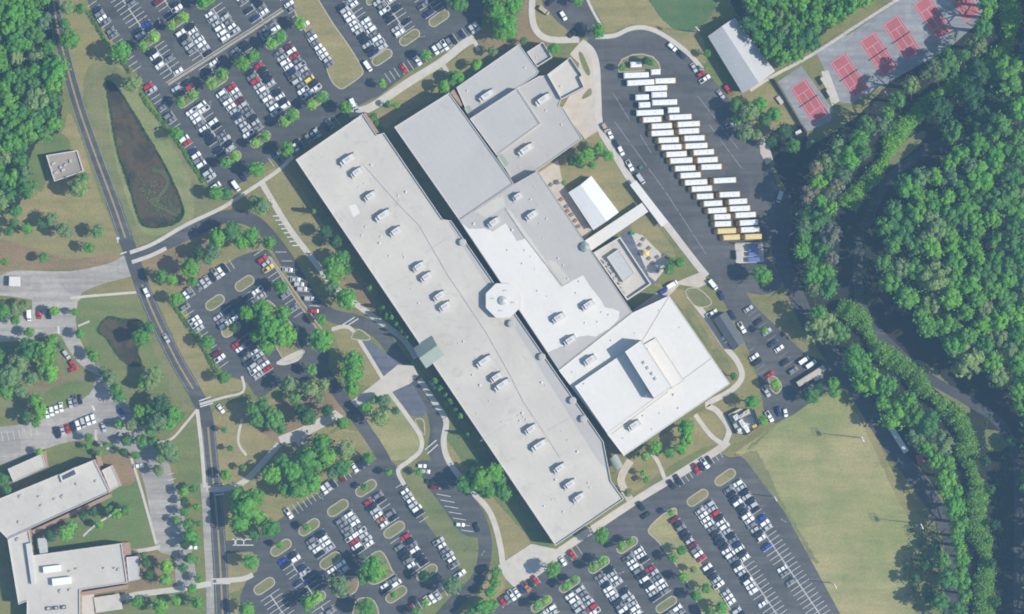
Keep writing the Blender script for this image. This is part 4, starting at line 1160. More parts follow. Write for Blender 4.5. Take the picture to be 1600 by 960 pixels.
wing(school, [(808.5, 138), (842, 119), (856, 118), (877, 155), (873, 166), (881, 170), (910, 217), (840, 266), (803, 286), (777, 243.5), (845, 194)], 7.0, 'roof_cool', par=.5, label='low right roof')
wing(school, [(855, 117), (891, 90), (910, 118), (906, 122), (913, 137), (877, 156)], 7.3, 'roof_grey', par=2.1, label='corner block behind a high parapet')
wing(school, [(823, 82), (848, 66), (863, 90), (839, 105)], 6.0, 'roof_cool', par=1.8, label='small block behind a high parapet')
MW = wing(school, [(718, 345.5), (803.5, 287.5), (840, 267), (988, 488), (873, 578)], 13.0, 'roof_cool', par=.3, label='broad middle roof partly coated white', coping='roof_cool')
z = 12.80
patch(MW, [(720, 348), (733, 358), (757, 357), (770, 362), (790, 349), (808, 377), (817, 374), (826, 372), (850, 410), (868, 435), (878, 448), (911, 430), (924, 451), (937, 466), (945, 480), (958, 483), (968, 487), (966, 500), (952, 514), (930, 526), (918, 524), (902, 527), (888, 537), (856, 551)], z, 'roof_white', 'roof_coating', 'white coated area', .5)
patch(MW, [(790, 329), (796, 326), (880, 446), (876, 449)], z + .02, 'roof_grey', 'roof_seam_strip', None, .8)
patch(MW, [(742, 330), (786, 304), (790, 322), (760, 342)], z + .01, 'roof_grey', 'roof_patch', 'dirty patch', 1.0)
patch(MW, [(855, 405), (868, 410), (892, 438), (878, 446), (866, 430)], z + .03, 'roof_grey', 'roof_patch', None, .8)
bar(school, [(790, 326), (818, 368), (880, 447)], 12.8, .4, .3, 'pipe', 'roof_pipe')
octo = [(786 + 29.2 * math.cos(math.radians(22.5 + 45 * k)), 470 + 29.2 * math.sin(math.radians(22.5 + 45 * k))) for k in range(8)]
OC = wing(school, octo, 14.3, 'roof_white', par=.2, inset_roof=.08, coping='roof_white', windows=False, label='white eight sided roof')
c = P(786, 470, 15); q = MB(); q.cyl((c.x, c.y, 14.3), (c.x, c.y, 15.0), 2.3, 2.3, 20); q.cyl((c.x, c.y, 15.0), (c.x, c.y, 15.8), 2.2, .3, 20)
q.build('cupola', M['unit_grey'], OC)
q = MB()
for a in range(4):
    v = P(786 + 16 * math.cos(a * 1.571 + .2), 470 + 16 * math.sin(a * 1.571 + .2), 15); q.box((v.x, v.y, 14.6), (1.6, .5, .3), 0)
q.build('roof_vent', M['unit_grey'], OC)
for (x, y) in ((723, 379), (799, 506), (847, 558), (895, 626), (912, 655)):
    v = P(x, y, 11); q = MB(); q.cyl((v.x, v.y, 10), (v.x, v.y, 12.6), 1.9, 1.9, 16); q.cyl((v.x, v.y, 12.6), (v.x, v.y, 12.8), 1.9, 1.2, 16); q.build('stair_turret', M['roof_cool'], school)
W4 = wing(school, [(873, 579), (988, 489), (1046, 462), (1141, 600), (975, 713)], 13.0, 'roof_white', par=.25, label='big white lower right roof', coping='roof_white')
WG = wing(school, [(898, 604), (976, 551), (1022, 624), (949, 678)], 15.6, 'roof_white', par=.2, z0=12.5, windows=False, label='raised white hall roof', coping='roof_white')
WS = wing(school, [(976.5, 550), (1002, 532), (1050, 605), (1022.5, 623.5)], 21.5, 'roof_white', par=.2, z0=12.5, windows=False, label='tall white stage tower', coping='roof_white')
WR = wing(school, [(1004, 540), (1025, 528), (1069, 595), (1050, 607)], 13.7, 'roof_white', par=.15, z0=12.5, windows=False, label='slightly raised white roof', coping='roof_white')
q = MB()
for x, y in ((1006, 567), (1012, 575), (1019, 584), (1024, 592)):
    v = P(x, y, 21.5); q.box((v.x, v.y, 21.6), (1.5, 1.5, .7), .6, 0, .7)
q.build('roof_vent', M['unit_grey'], WS)
bar(school, [(1003, 534), (1046, 462.8)], 12.75, .3, .15, 'roof_cool', 'roof_seam'); bar(school, [(1047, 608), (1112, 560)], 12.75, .3, .15, 'roof_cool', 'roof_seam'); bar(school, [(955, 679), (1044, 612)], 12.75, .3, .15, 'roof_cool', 'roof_seam')
v = P(1012, 617, 17); q = MB(); q.cyl((v.x, v.y, 15), (v.x, v.y, 18.2), 1.3, 1.3, 12); q.build('flue', M['unit_white'], school)
patch(school, [(725, 170), (733, 165), (741, 177), (734, 184)], 7.0, 'roof_green', 'roof_mat'); patch(school, [(776, 246), (784, 240.5), (795, 256), (787, 263)], 7.0, 'roof_green', 'roof_mat')
bar(school, [(566, 255), (625, 322), (655, 352), (700, 430), (760, 520), (795, 582)], 10.75, .35, .22, 'pipe', 'roof_pipe')
bar(school, [(795, 582), (818, 628), (858, 688), (875, 715)], 10.75, .35, .22, 'pipe', 'roof_pipe')
bar(school, [(665, 395), (705, 368)], 10.75, .3, .1, 'pipe', 'roof_seam'); bar(school, [(603, 450), (640, 430)], 10.75, .25, .06, 'pipe', 'roof_seam')
bar(school, [(855, 673), (896, 650)], 10.75, .3, .1, 'pipe', 'roof_seam'); bar(school, [(750, 690), (790, 665)], 10.75, .25, .06, 'roof_cool', 'roof_seam')
patch(school, [(545, 322), (556, 319), (563, 333), (552, 340)], 10.79, 'roof_white', 'roof_patch', 'white patch')
# entrance gable
eg = gable(school, (646, 544), (675, 525), (655, 560), (683, 540), (666, 576), (694, 555), 11.2, 16.6, 'roof_green', 'entrance_roof')
q = MB(); pp = [P(648, 545, 11), P(656, 560, 16), P(667, 574, 11)]
q.face([tuple(pp[0]), tuple(pp[2]), tuple(pp[1] + Vector((0, 0, .2)))])
for a, b2 in ((pp[0], pp[2]),):
    q.face([(a.x, a.y, 0), (b2.x, b2.y, 0), tuple(b2), tuple(a)])
q.build('entrance_front', M['brick'], school)
# lower brick ledge at the top corner, green canopy at the right end
q = MB(); q.prism(W([(568, 178), (571, 176), (592, 207), (589, 210)], 9), 0, 9.0); q.build('brick_pier', M['brick'], school)
q = MB(); q.prism(W([(703, 144), (709, 139), (723, 163), (720, 166)], 9), 0, 6.2); q.build('brick_pier', M['brick'], school)
cv = empty('entrance_canopy'); tag(cv, 'green curved canopy at right end of the long roof', 'canopy')
q = MB(); n = 8
for i in range(n):
    t0, t1 = math.pi * i / n, math.pi * (i + 1) / n
    def cvp(t, e):
        s_ = math.cos(t) * 6.5; hh = 3.2 + 1.6 * math.sin(t)
        bx, by = (954 + 9 * e * 1.1, 713 + e * 20)
        v = P(bx + s_ * .9 + 4, by - s_ * .75, hh); return (v.x, v.y, hh)
    q.face([cvp(t0, 0), cvp(t0, 1), cvp(t1, 1), cvp(t1, 0)])
q.build('canopy_roof', M['roof_green'], cv)
q = MB()
for x, y in ((953, 720), (961, 709), (962, 740), (971, 728)):
    v = P(x, y); q.cyl((v.x, v.y, 0), (v.x, v.y, 3.3), .15, .15, 8)
q.build('post', M['steel'], cv)

# air conditioning units on the roofs
def hvac_meshes(L):
    d = {}
    q = MB(); q.box((0, 0, .15), (L + 1.6, 3.3, .3)); d['base'] = q.mesh('base', [M['unit_grey']])
    q = MB(); q.box((.4, 0, 1.35), (L * .78, 2.6, 2.1), 0, 0, .96); d['housing'] = q.mesh('housing', [M['unit_white']])
    q = MB(); q.box((L * .5 + .1, 0, .95), (L * .22, 2.2, 1.3), 0, 0, .9); d['duct'] = q.mesh('duct', [M['unit_grey']])
    q = MB(); q.box((-L * .44, 0, 1.0), (L * .16, 2.3, 1.4), 0, 0, .8); d['hood'] = q.mesh('hood', [M['unit_white']])
    q = MB()
    for x in (-.6, .9): q.cyl((x, 0, 2.38), (x, 0, 2.5), .62, .62, 10)
    d['fan'] = q.mesh('fan', [M['unit_grey']])
    return d
HV = {k: hvac_meshes(k) for k in (4.5, 6.0, 8.0)}
def hvac(px, py, L, zr, label, group):
    k = min(HV, key=lambda a: abs(a - L)); v = P(px, py, zr + 1)
    r = empty('air_conditioner', (v.x, v.y, zr), math.atan2(.5624, .827) + rng.uniform(-.02, .02))
    for nm, me in HV[k].items():
        o = bpy.data.objects.new(nm, me); COL.objects.link(o); o.parent = r; o.scale = (1, 1.05, 1.3)
    tag(r, label, 'air conditioner', group)
LU = [(543, 250, 8), (557, 270, 6), (578, 307, 6), (598, 337, 8), (618, 362, 6), (654, 417, 6), (666, 433, 6), (686, 463, 6), (695, 479, 6), (756, 565, 8), (775, 590, 6), (784, 602, 8), (829, 671, 6), (842, 696, 8), (874, 732, 6), (890, 757, 6), (904, 778, 6)]
for i, (x, y, L) in enumerate(LU):
    hvac(x, y, L, HB - .25, f'{"large" if L == 8 else "medium"} pale air conditioner, {ordinal(i + 1)} from the top on the long grey roof', 'air conditioners on the roofs')
for x, y, L, zr, lb in [(760, 150, 8, 6.75, 'air conditioner on the low roof above the raised square'), (848, 156, 8, 6.75, 'air conditioner between raised square roof and corner block'),
                        (821, 234, 8, 6.75, 'air conditioner beside the lower roof mat'), (771, 348, 6, 12.75, 'air conditioner at the top corner of white coated roof'),
                        (830, 337, 6, 12.75, 'air conditioner on the grey part of the middle roof'), (872, 497, 6, 12.75, 'air conditioner in the middle of the white coated roof'),
                        (918, 477, 6, 12.75, 'air conditioner near the right tip of white coated roof'), (890, 532, 6, 12.75, 'air conditioner at the lower edge of white coated roof'),
                        (921, 563, 6, 12.75, 'air conditioner on the white strip beside the raised hall'), (990, 665, 6, 12.75, 'air conditioner on the lower right white roof'), (808, 308, 4.5, 12.75, 'small air conditioner at the top of middle roof')]:
    hvac(x, y, L, zr, lb, 'air conditioners on the roofs')
# small vents and curbs
VENTS = [(580, 258, 11), (584, 275, 11), (602, 295, 11), (560, 293, 11), (634, 300, 11), (569, 287, 11), (622, 306, 11), (571, 355, 11), (593, 380, 11), (595, 370, 11), (565, 368, 11), (630, 398, 11), (608, 400, 11), (632, 402, 11), (676, 445, 11), (643, 451, 11), (654, 474, 11), (638, 508, 11), (716, 537, 11), (724, 534, 11), (776, 577, 11), (743, 560, 11), (738, 586, 11), (750, 602, 11), (765, 627, 11), (745, 647, 11), (784, 660, 11), (810, 650, 11), (818, 652, 11), (812, 658, 11), (822, 656, 11), (816, 646, 11), (878, 674, 11), (887, 688, 11), (902, 706, 11), (919, 755, 11), (922, 762, 11), (863, 781, 11), (850, 791, 11), (880, 800, 11), (829, 757, 11), (868, 750, 11), (852, 603, 11), (846, 598, 11),
         (820, 106, 7), (838, 90, 6), (876, 135, 7.3), (853, 173, 7), (877, 195, 7), (730, 142, 7), (812, 262, 7), (835, 291, 13), (829, 312, 13), (854, 342, 13), (843, 350, 13), (848, 373, 13), (740, 350, 13), (800, 360, 13), (793, 391, 13), (820, 391, 13), (829, 401, 13), (816, 412, 13), (836, 421, 13), (887, 436, 13), (855, 463, 13), (900, 458, 13), (914, 505, 13), (934, 503, 13), (940, 488, 13), (951, 492, 13), (872, 404, 13), (880, 415, 13), (840, 455, 13), (905, 440, 13), (894, 582, 13), (945, 565, 13), (955, 532, 13), (992, 521, 13), (1030, 485, 13), (1062, 512, 13), (1012, 546, 14), (1053, 617, 13), (1060, 638, 13), (1031, 646, 13), (1019, 671, 13), (974, 685, 13), (956, 666, 13), (1005, 650, 13), (913, 600, 15.6)]
vm = []
for sc_ in (.55, .75, 1.0):
    q = MB(); q.cyl((0, 0, 0), (0, 0, .5 * sc_), .35 * sc_, .35 * sc_, 8); q.cyl((0, 0, .5 * sc_), (0, 0, .75 * sc_), .55 * sc_, .3 * sc_, 8); q.box((0, 0, .05), (1.3 * sc_, 1.1 * sc_, .12), .5)
    vm.append(q.mesh('roof_vent', [M['unit_white']]))
for x, y, zr in VENTS:
    o = bpy.data.objects.new('roof_vent', vm[rng.choice((0, 0, 1, 1, 2))]); COL.objects.link(o); v = P(x, y, zr); o.location = (v.x, v.y, zr - .22); o.parent = school

# the white pavilion and the walkway canopies
pv = empty('pavilion'); tag(pv, 'white pitched roof pavilion beside the bus yard walk', 'pavilion')
gable(pv, (927, 360), (888, 301), (948, 346), (907, 289), (967, 332), (924, 275), 4.6, 6.4, 'fabric', 'roof_slope')
q = MB(); q.prism(W([(890, 301), (923, 277), (965, 332), (928, 358)]), 0, 4.5); o = q.build('wall', M['wall_tan'], pv)
def canopy(pts, h, label, posts):
    c0 = empty('walkway_canopy', (0, 0, 0)); tag(c0, label, 'canopy', 'covered walkways beside the bus yard')
    q = MB(); q.prism(W(pts, h), h - .35, h, 0, None, True); q.build('canopy_roof', M['roof_white'] if 'short' not in label else M['roof_cool'], c0)
    q = MB()
    for x, y in posts:
        v = P(x, y); q.cyl((v.x, v.y, 0), (v.x, v.y, h - .3), .14, .14, 8)
    q.build('post', M['steel'], c0)
canopy([(914, 376), (1003, 317), (1013, 331), (924, 392)], 3.9, 'white covered walkway crossing from school to bus yard', [(918, 380), (940, 366), (962, 351), (984, 337), (1003, 323), (926, 388), (948, 374), (970, 359), (992, 345)])
canopy([(984, 289), (994, 282), (1044, 347), (1034, 355)], 3.75, 'white covered walkway along the bus yard kerb', [(988, 291), (1001, 309), (1014, 326), (1027, 343)])
court = empty('courtyard_building', (0, 0, 0)); tag(court, 'low courtyard building with a raised grey centre roof', 'building')
wing(court, [(927, 395), (969, 370), (1018, 444), (980, 470)], 4.6, 'roof_grey', par=.75, pw=.7, inset_roof=1.5, windows=False)
wing(court, [(948, 402), (967, 389), (992, 427), (974, 441)], 5.6, 'roof_metal', par=.3, z0=3.0, windows=False)
q = MB()
for i in range(14):
    v = P(945 + i * 2.6 + rng.uniform(-2, 2), 408 + i * 3.8 + rng.uniform(-2, 2), 5); q.box((v.x, v.y, 4.8), (rng.uniform(.6, 1.8), rng.uniform(.6, 1.4), rng.uniform(.5, 1.2)), rng.random() * 3)
q.build('roof_equipment', M['unit_grey'], court)
gt = empty('gazebo', P(910, 381)); tag(gt, 'small green eight sided roof touching the covered walkway', 'gazebo')
q = MB()
ring = [(2.6 * math.cos(math.pi / 4 * k), 2.6 * math.sin(math.pi / 4 * k)) for k in range(8)]
v = P(914, 386, 14); gt.location = (v.x, v.y, 12.5)
for k in range(8): q.face([(*ring[k], 1.6), (*ring[(k + 1) % 8], 1.6), (0, 0, 3.0)])
for k in range(8): q.face([(*ring[k], 0), (*ring[(k + 1) % 8], 0), (*ring[(k + 1) % 8], 1.6), (*ring[k], 1.6)], 1)
q.build('roof', [M['roof_green'], M['wall_tan']], gt)

# slate roofed shed, pitched grey pavilion at the top right
sh = empty('storage_shed', (0, 0, 0)); tag(sh, 'slate grey pitched roof shed beside the staff car park', 'shed')
gable(sh, (1146, 548), (1114, 499), (1155, 541.5), (1124, 493), (1164, 535), (1134, 487), 4.4, 5.3, 'roof_slate', 'roof_slope')
q = MB(); q.prism(W([(1115, 499.5), (1133, 488), (1163, 535), (1147, 547)]), 0, 4.3); q.build('wall', M['wall_tan'], sh)
gh = empty('gym_hall', (0, 0, 0)); tag(gh, 'large grey pitched roof hall left of the tennis courts', 'hall')
gable(gh, (1160, 146), (1106, 57), (1186, 130), (1128, 41), (1211, 112), (1148, 28), 6.5, 9.6, 'roof_metal', 'roof_slope')
q = MB(); q.prism(W([(1108, 57.5), (1147, 30), (1209, 112), (1160, 144)]), 0, 6.3); q.build('wall', M['wall_tan'], gh)

# lower left school
low = empty('lower_school_building', (0, 0, 0)); tag(low, 'flat pale roofed school with two wings at the lower left', 'school')
h2 = 9.0
wing(low, [(-30, 792), (0, 779), (147, 718.5), (172, 769), (45, 827), (12, 842), (-30, 800)], h2, 'roof_grey', 'brick', par=.8, label='upper wing')
wing(low, [(12, 843), (45, 828), (48, 845), (52, 868), (66, 866), (190, 849), (199, 911), (125, 922), (125, 1000), (42, 1000), (42, 940), (29, 945)], h2 - .15, 'roof_grey', 'brick', par=.8, label='lower wing')
wing(low, [(159, 735), (175, 727), (189, 759), (173, 767)], 5.0, 'roof_grey', 'brick', par=.5, windows=False)
wing(low, [(197, 871), (216, 869), (219, 905), (201, 909)], 5.0, 'roof_metal', 'brick', par=.3, windows=False)
wing(low, [(12, 733), (66, 709), (72, 730), (21, 754)], 6.0, 'roof_grey', 'brick', par=.4, windows=False)
for p in ([(50, 829), (173, 771), (176, 776), (54, 834)], [(190, 848), (202, 847), (206, 866), (193, 868)], [(126, 925), (199, 913), (201, 919), (128, 931)], [(66, 706), (72, 704), (76, 730), (73, 731)], [(150, 711), (156, 709), (162, 727), (156, 729)]):
    q = MB(); q.prism(W(p), 0, 2.6); q.build('brick_ledge', M['brick'], low)
q = MB(); q.prism(W([(93, 742), (118, 730), (123, 742), (97, 754)], h2), h2 - .2, h2 + 1.1); q.build('skylight_frame', M['coping'], low)
q = MB(); q.prism(W([(97, 744), (116, 734), (119, 741), (99, 750)], h2), h2 + .9, h2 + 1.2); q.build('skylight', M['roof_slate'], low)
q = MB(); q.prism(W([(41, 850), (49, 848), (56, 912), (50, 913)], h2), h2 - .3, h2 + 1.6); q.build('roof_screen', M['coping'], low)
q = MB(); q.prism(W([(58, 842), (72, 841), (74, 867), (62, 868)], h2), h2 - 3, h2 - 1.2); q.build('link_roof', M['unit_grey'], low)
for x, y, w_, h_ in ((82, 889, 27, 10), (97, 908, 29, 11)):
    q = MB(); v = P(x, y, h2); q.box((v.x, v.y, h2 + 1.0), (w_ * S, h_ * S, 2.3), .12); q.build('plant_box', M['bus_white'], low)
q = MB()
for x, y in ((32, 776), (62, 776), (86, 780), (98, 776), (65, 790), (120, 757), (150, 752), (30, 816), (186, 890), (163, 888), (110, 893), (120, 889), (76, 951), (88, 950), (100, 949), (95, 924), (110, 922), (28, 843), (180, 888)):
    v = P(x, y, h2); q.box((v.x, v.y, h2 + .1), (rng.uniform(.8, 1.8), rng.uniform(.8, 1.6), .8), rng.random())
q.build('roof_vent', M['unit_grey'], low)
q = MB()
for k, x in enumerate((76, 87, 99)):
    v = P(x, 951 - k, h2); q.box((v.x, v.y, h2 + .1), (2.6, 1.8, .7), .1)
q.build('roof_light', M['roof_slate'], low)
q = MB(); q.prism(W([(146, 934), (186, 928), (192, 952), (150, 958)], 3), 2.4, 2.8, 0, None, True); q.prism(W([(126, 930), (146, 928), (148, 1000), (126, 1000)], 3), 0, 2.2); q.build('porch_roof', M['concrete'], low)

# small square building beside the left road
sq = empty('pump_house', (0, 0, 0)); tag(sq, 'small square flat roofed building beside the left road', 'building')
wing(sq, [(72, 243), (121, 235), (131, 268), (85, 284)], 4.5, 'roof_brown', 'brick', par=.9, pw=.5, windows=False)
q = MB()
for x, y in ((84, 256), (88, 270), (95, 262), (102, 258), (99, 266), (110, 252)):
    v = P(x, y, 4.5); q.box((v.x, v.y, 4.7), (rng.uniform(.8, 2), rng.uniform(.8, 1.6), .9), rng.random())
q.build('roof_equipment', M['unit_grey'], sq)

# fuel station beside the buses
fs = empty('fuel_station', (0, 0, 0)); tag(fs, 'fuel station with blue roofed tanks below the buses', 'fuel station')
q = MB(); q.prism(W([(1148, 382), (1192, 380), (1194, 410), (1150, 412)]), 0, .22); q.build('pad', M['concrete'], fs)
q = MB(); q.prism(W([(1148, 380), (1191, 379), (1191, 380.5), (1148, 381.5)]), .2, 2.6); q.build('back_wall', M['wall_tan'], fs)
for p in ([(1170, 384), (1184, 383), (1185, 392), (1171, 393)], [(1170, 395), (1184, 394), (1185, 400), (1171, 401)], [(1169, 403), (1188, 402), (1189, 409), (1170, 410)]):
    q = MB(); q.prism(W(p, 3), 2.3, 2.6, 0, None, True)
    for x, y in p:
        v = P(x, y, 0); q.cyl((v.x, v.y, .2), (v.x, v.y, 2.3), .1, .1, 6)
    q.build('tank_cover', M['blue_sheet'], fs)
q = MB()
for y in (387.5, 397.5):
    a, c2 = P(1172, y, 1.4), P(1183, y, 1.4); q.cyl((a.x, a.y, 1.3), (c2.x, c2.y, 1.3), .8, .8, 12)
q.build('tank', M['unit_white'], fs)
q = MB(); q.prism(W([(1150, 392), (1159, 392), (1159, 406), (1151, 406)], 3), .2, 2.9); q.build('kiosk', M['unit_grey'], fs)

# fenced equipment yard right of the white roof
yd = empty('equipment_yard', (0, 0, 0)); tag(yd, 'fenced yard of pale machinery beside a round tree', 'equipment yard')
pf = [(1137, 648), (1155, 638), (1178, 640), (1186, 664), (1166, 680), (1152, 678)]
q = MB(); q.prism(W(pf), 0, .2); q.build('pad', M['concrete'], yd)
q = MB()
for i in range(len(pf)):
    a, c2 = P(*pf[i]), P(*pf[(i + 1) % len(pf)]); d = c2 - a
    q.box(((a.x + c2.x) / 2, (a.y + c2.y) / 2, 1.3), (d.length, .12, 2.6), math.atan2(d.y, d.x))
q.build('fence_screen', M['dark'], yd)
for x, y, w_, d_, h_, mt in ((1150, 652, 3, 3, 2.2, 'unit_white'), (1158, 650, 4, 2, 2.6, 'unit_grey'), (1166, 645, 3.2, 2.6, 2, 'concrete_tan'), (1160, 662, 2.4, 5, 2, 'unit_white'), (1166, 670, 2.2, 4.5, 2.2, 'bus_white'), (1173, 655, 2.4, 3, 1.8, 'unit_grey'), (1179, 666, 2.6, 1.8, 2.0, 'yellow'), (1155, 672, 2, 1.6, 1.5, 'bus_white'), (1148, 660, 1.6, 1.6, 1.2, 'plastic_green')):
    v = P(x, y); q = MB(); q.box((v.x, v.y, .2 + h_ / 2), (w_, d_, h_), .55, 0, .9); q.box((v.x + .3, v.y, .3 + h_), (w_ * .4, d_ * .4, .4), .55); q.build('machine', M[mt], yd)

# small shed in the trees, utility box, skip
for x, y, w_, d_, h_, mt, ax, lb, nm in ((1437, 717, 3.4, 4.6, 2.8, 'court_red', .3, 'small pinkish shed beside the grey trailer', 'garden_shed'), (1247, 207, 3.0, 1.6, 1.2, 'unit_white', .5, 'pale chest in shade below the single tennis court', 'storage_chest'),
                                        (1269, 221, 1.6, .9, 1.0, 'unit_white', 0, 'small pale box under trees below tennis courts', 'utility_box'), (1218, 157, 4.2, 2.0, 1.2, 'concrete', -.95, 'pale bench pad left of the single tennis court', 'players_bench'),
                                        (1001, 262, 1.6, 1.2, 1.3, 'plastic_green', .5, 'green bin beside the bus yard walk', 'litter_bin'), (988, 365, 2.2, 1.3, 1.3, 'plastic_green', 0, 'green bin at the top of the picnic terrace', 'litter_bin')):
    v = P(x, y); r = empty(nm, (v.x, v.y, 0), ax)
    q = MB(); q.box((0, 0, h_ / 2), (w_, d_, h_)); q.build('body', M[mt], r)
    q = MB(); q.box((0, 0, h_ + .08), (w_ + .2, d_ + .2, .16), 0, 0, .85); q.build('lid', M[mt], r)
    tag(r, lb, nm.replace('_', ' '))

# picnic tables
def table_mesh():
    d = {}
    q = MB(); q.box((0, 0, .76), (1.9, .8, .06)); d['table_top'] = q.mesh('table_top', [M['wood']])
    q = MB(); q.box((0, 0, .45), (1.9, .3, .05)); d['bench'] = q.mesh('bench', [M['wood']])
    q = MB()
    for x in (-.7, .7): q.box((x, 0, .4), (.1, 1.4, .08)); q.box((x, .25, .38), (.1, .1, .76)); q.box((x, -.25, .38), (.1, .1, .76))
    d['frame'] = q.mesh('frame', [M['dark']])
    return d
TM = table_mesh()
_w = M['wood']; M['wood'] = M['terracotta']; TMR = table_mesh(); M['wood'] = _w
TAB = [(1005, 374), (1000, 383), (1014, 404), (1027, 402), (1020, 411), (1028, 424), (1038, 400), (1014, 388)]
TAB2 = [(861, 289), (877, 312), (885, 323), (887, 330), (893, 336), (899, 345), (904, 354)]
for lst, ph in ((TAB, 'on the white picnic terrace'), (TAB2, 'on the strip left of white pavilion')):
    for i, (x, y) in enumerate(sorted(lst, key=lambda t: t[1])):
        v = P(x, y); r = empty('picnic_table', (v.x, v.y, .17), .6 + rng.uniform(-.3, .3))
        for nm in ('table_top', 'frame', 'bench', 'bench'):
            o = bpy.data.objects.new(nm, (TMR if lst is TAB2 and i % 2 else TM)[nm]); COL.objects.link(o); o.parent = r
            if nm == 'bench': o.location = (0, .68 if o.name == 'bench' or int(o.name[-3:]) % 2 == 0 else -.68, 0)
        tag(r, f'{"reddish" if lst is TAB2 and i % 2 else "grey"} picnic table, {ordinal(i + 1)} from the top {ph}', 'picnic table', 'picnic tables around the courtyards')
sh_ = empty('sun_shade', (P(1009, 396).x, P(1009, 396).y, .17)); tag(sh_, 'square yellow sun shade on the picnic terrace', 'sun shade')
q = MB()
for k in range(4):
    a0, a1 = math.pi / 2 * k + .6, math.pi / 2 * (k + 1) + .6
    q.face([(2.1 * math.cos(a0), 2.1 * math.sin(a0), 2.4), (2.1 * math.cos(a1), 2.1 * math.sin(a1), 2.4), (0, 0, 3.0)])
q.build('canvas', M['yellow'], sh_)
q = MB(); q.cyl((0, 0, 0), (0, 0, 2.9), .06, .06, 8); q.build('pole', M['steel'], sh_)

# ------------------------------------------------------------------ tennis courts, floodlights, goals
slab2 = sheet('court_surface', [(1276, 85), (1322, 53), (1324, 56), (1400, 5), (1420, -30), (1560, -40), (1535, 30), (1480, 78), (1395, 125), (1330, 162), (1312, 160)], M['court_grey'], 0.10)
slab1 = sheet('court_surface', [(1215, 128), (1252, 103), (1302, 172), (1298, 190), (1262, 206), (1255, 195)], M['court_grey'], 0.10)
wv = (25.5, -17.3); lv = (37.0, 56.0)
COURTS = [(1233.5, 139), (1296, 99), (1341.5, 66), (1378, 40), (1426, 9), (1471, -20)]
for i, (ox, oy) in enumerate(COURTS):
    pt = lambda u_, v_: (ox + wv[0] * u_ + lv[0] * v_, oy + wv[1] * u_ + lv[1] * v_)
    cs = sheet('tennis_court', [pt(0, 0), pt(1, 0), pt(1, 1), pt(0, 1)], M['court_red'], 0.155)
    q = MB()
    for a, c2 in (((.03, .02), (.97, .02)), ((.03, .98), (.97, .98)), ((.03, .02), (.03, .98)), ((.97, .02), (.97, .98)), ((.14, .02), (.14, .98)), ((.86, .02), (.86, .98)), ((.14, .25), (.86, .25)), ((.14, .75), (.86, .75)), ((.5, .25), (.5, .75))):
        line_mb(q, pt(*a), pt(*c2), .22, .225)
    q.build('court_marking', M['court_line'], cs)['kind'] = 'structure'
    a, c2 = P(*pt(-.06, .5)), P(*pt(1.06, .5)); d = c2 - a
    r = empty('tennis_net', (0, 0, 0))
    q = MB(); q.box(((a.x + c2.x) / 2, (a.y + c2.y) / 2, .6), (d.length, .03, .85), math.atan2(d.y, d.x)); q.build('net', M['dark'], r)
    q = MB(); q.box(((a.x + c2.x) / 2, (a.y + c2.y) / 2, 1.05), (d.length, .06, .06), math.atan2(d.y, d.x)); q.build('tape', M['court_line'], r)
    for v in (a, c2):
        q = MB(); q.cyl((v.x, v.y, .1), (v.x, v.y, 1.15), .06, .06, 8); q.build('post', M['steel'], r)
    tag(r, f'net across the red tennis court, {ordinal(i + 1)} from the lower left', 'tennis net', 'nets on the red tennis courts')
# fences: posts and wire panels drawn as thin bars
def wire_fence(pts, h, label, step=9, screen=False):
    r = empty('chain_link_fence', (0, 0, 0)); tag(r, label, 'fence')
    q = MB(); ps = []
    for a, c2 in zip(pts, pts[1:]):
        L = math.hypot(c2[0] - a[0], c2[1] - a[1]); k = max(1, int(L / step))
        for i in range(k + 1): ps.append((a[0] + (c2[0] - a[0]) * i / k, a[1] + (c2[1] - a[1]) * i / k))
        A_, C_ = P(*a), P(*c2); d = C_ - A_
        for zz in (.2, h * .5, h):
            q.box(((A_.x + C_.x) / 2, (A_.y + C_.y) / 2, zz), (d.length, .07, .07), math.atan2(d.y, d.x))
    q.build('rail', M['steel'], r)
    if screen:
        q = MB()
        for a, c2 in zip(pts, pts[1:]):
            A_, C_ = P(*a), P(*c2); d = C_ - A_
            q.box(((A_.x + C_.x) / 2 + .1, (A_.y + C_.y) / 2 + .1, h / 2), (d.length, .05, h - .3), math.atan2(d.y, d.x))
        q.build('windscreen', M['dark'], r)
    pm = MB(); pm.cyl((0, 0, 0), (0, 0, h), .06, .06, 6); me = pm.mesh('post', [M['steel']])
    for x, y in ps:
        o = bpy.data.objects.new('post', me); COL.objects.link(o); v = P(x, y); o.location = (v.x, v.y, 0); o.parent = r
wire_fence([(1209, 124), (1258, 206)], 3.0, 'fence with dark windscreen left of the single tennis court', screen=True)
wire_fence([(1275, 84), (1322, 52)], 3.0, 'fence at the upper left end of the large tennis court block')
wire_fence([(1325, 55), (1400, 4)], 3.0, 'fence along the top of the middle tennis courts')
slab('path', [(1283, 112), (1294, 110), (1312, 158), (1300, 166), (1290, 140)], M['concrete'], 0.13)
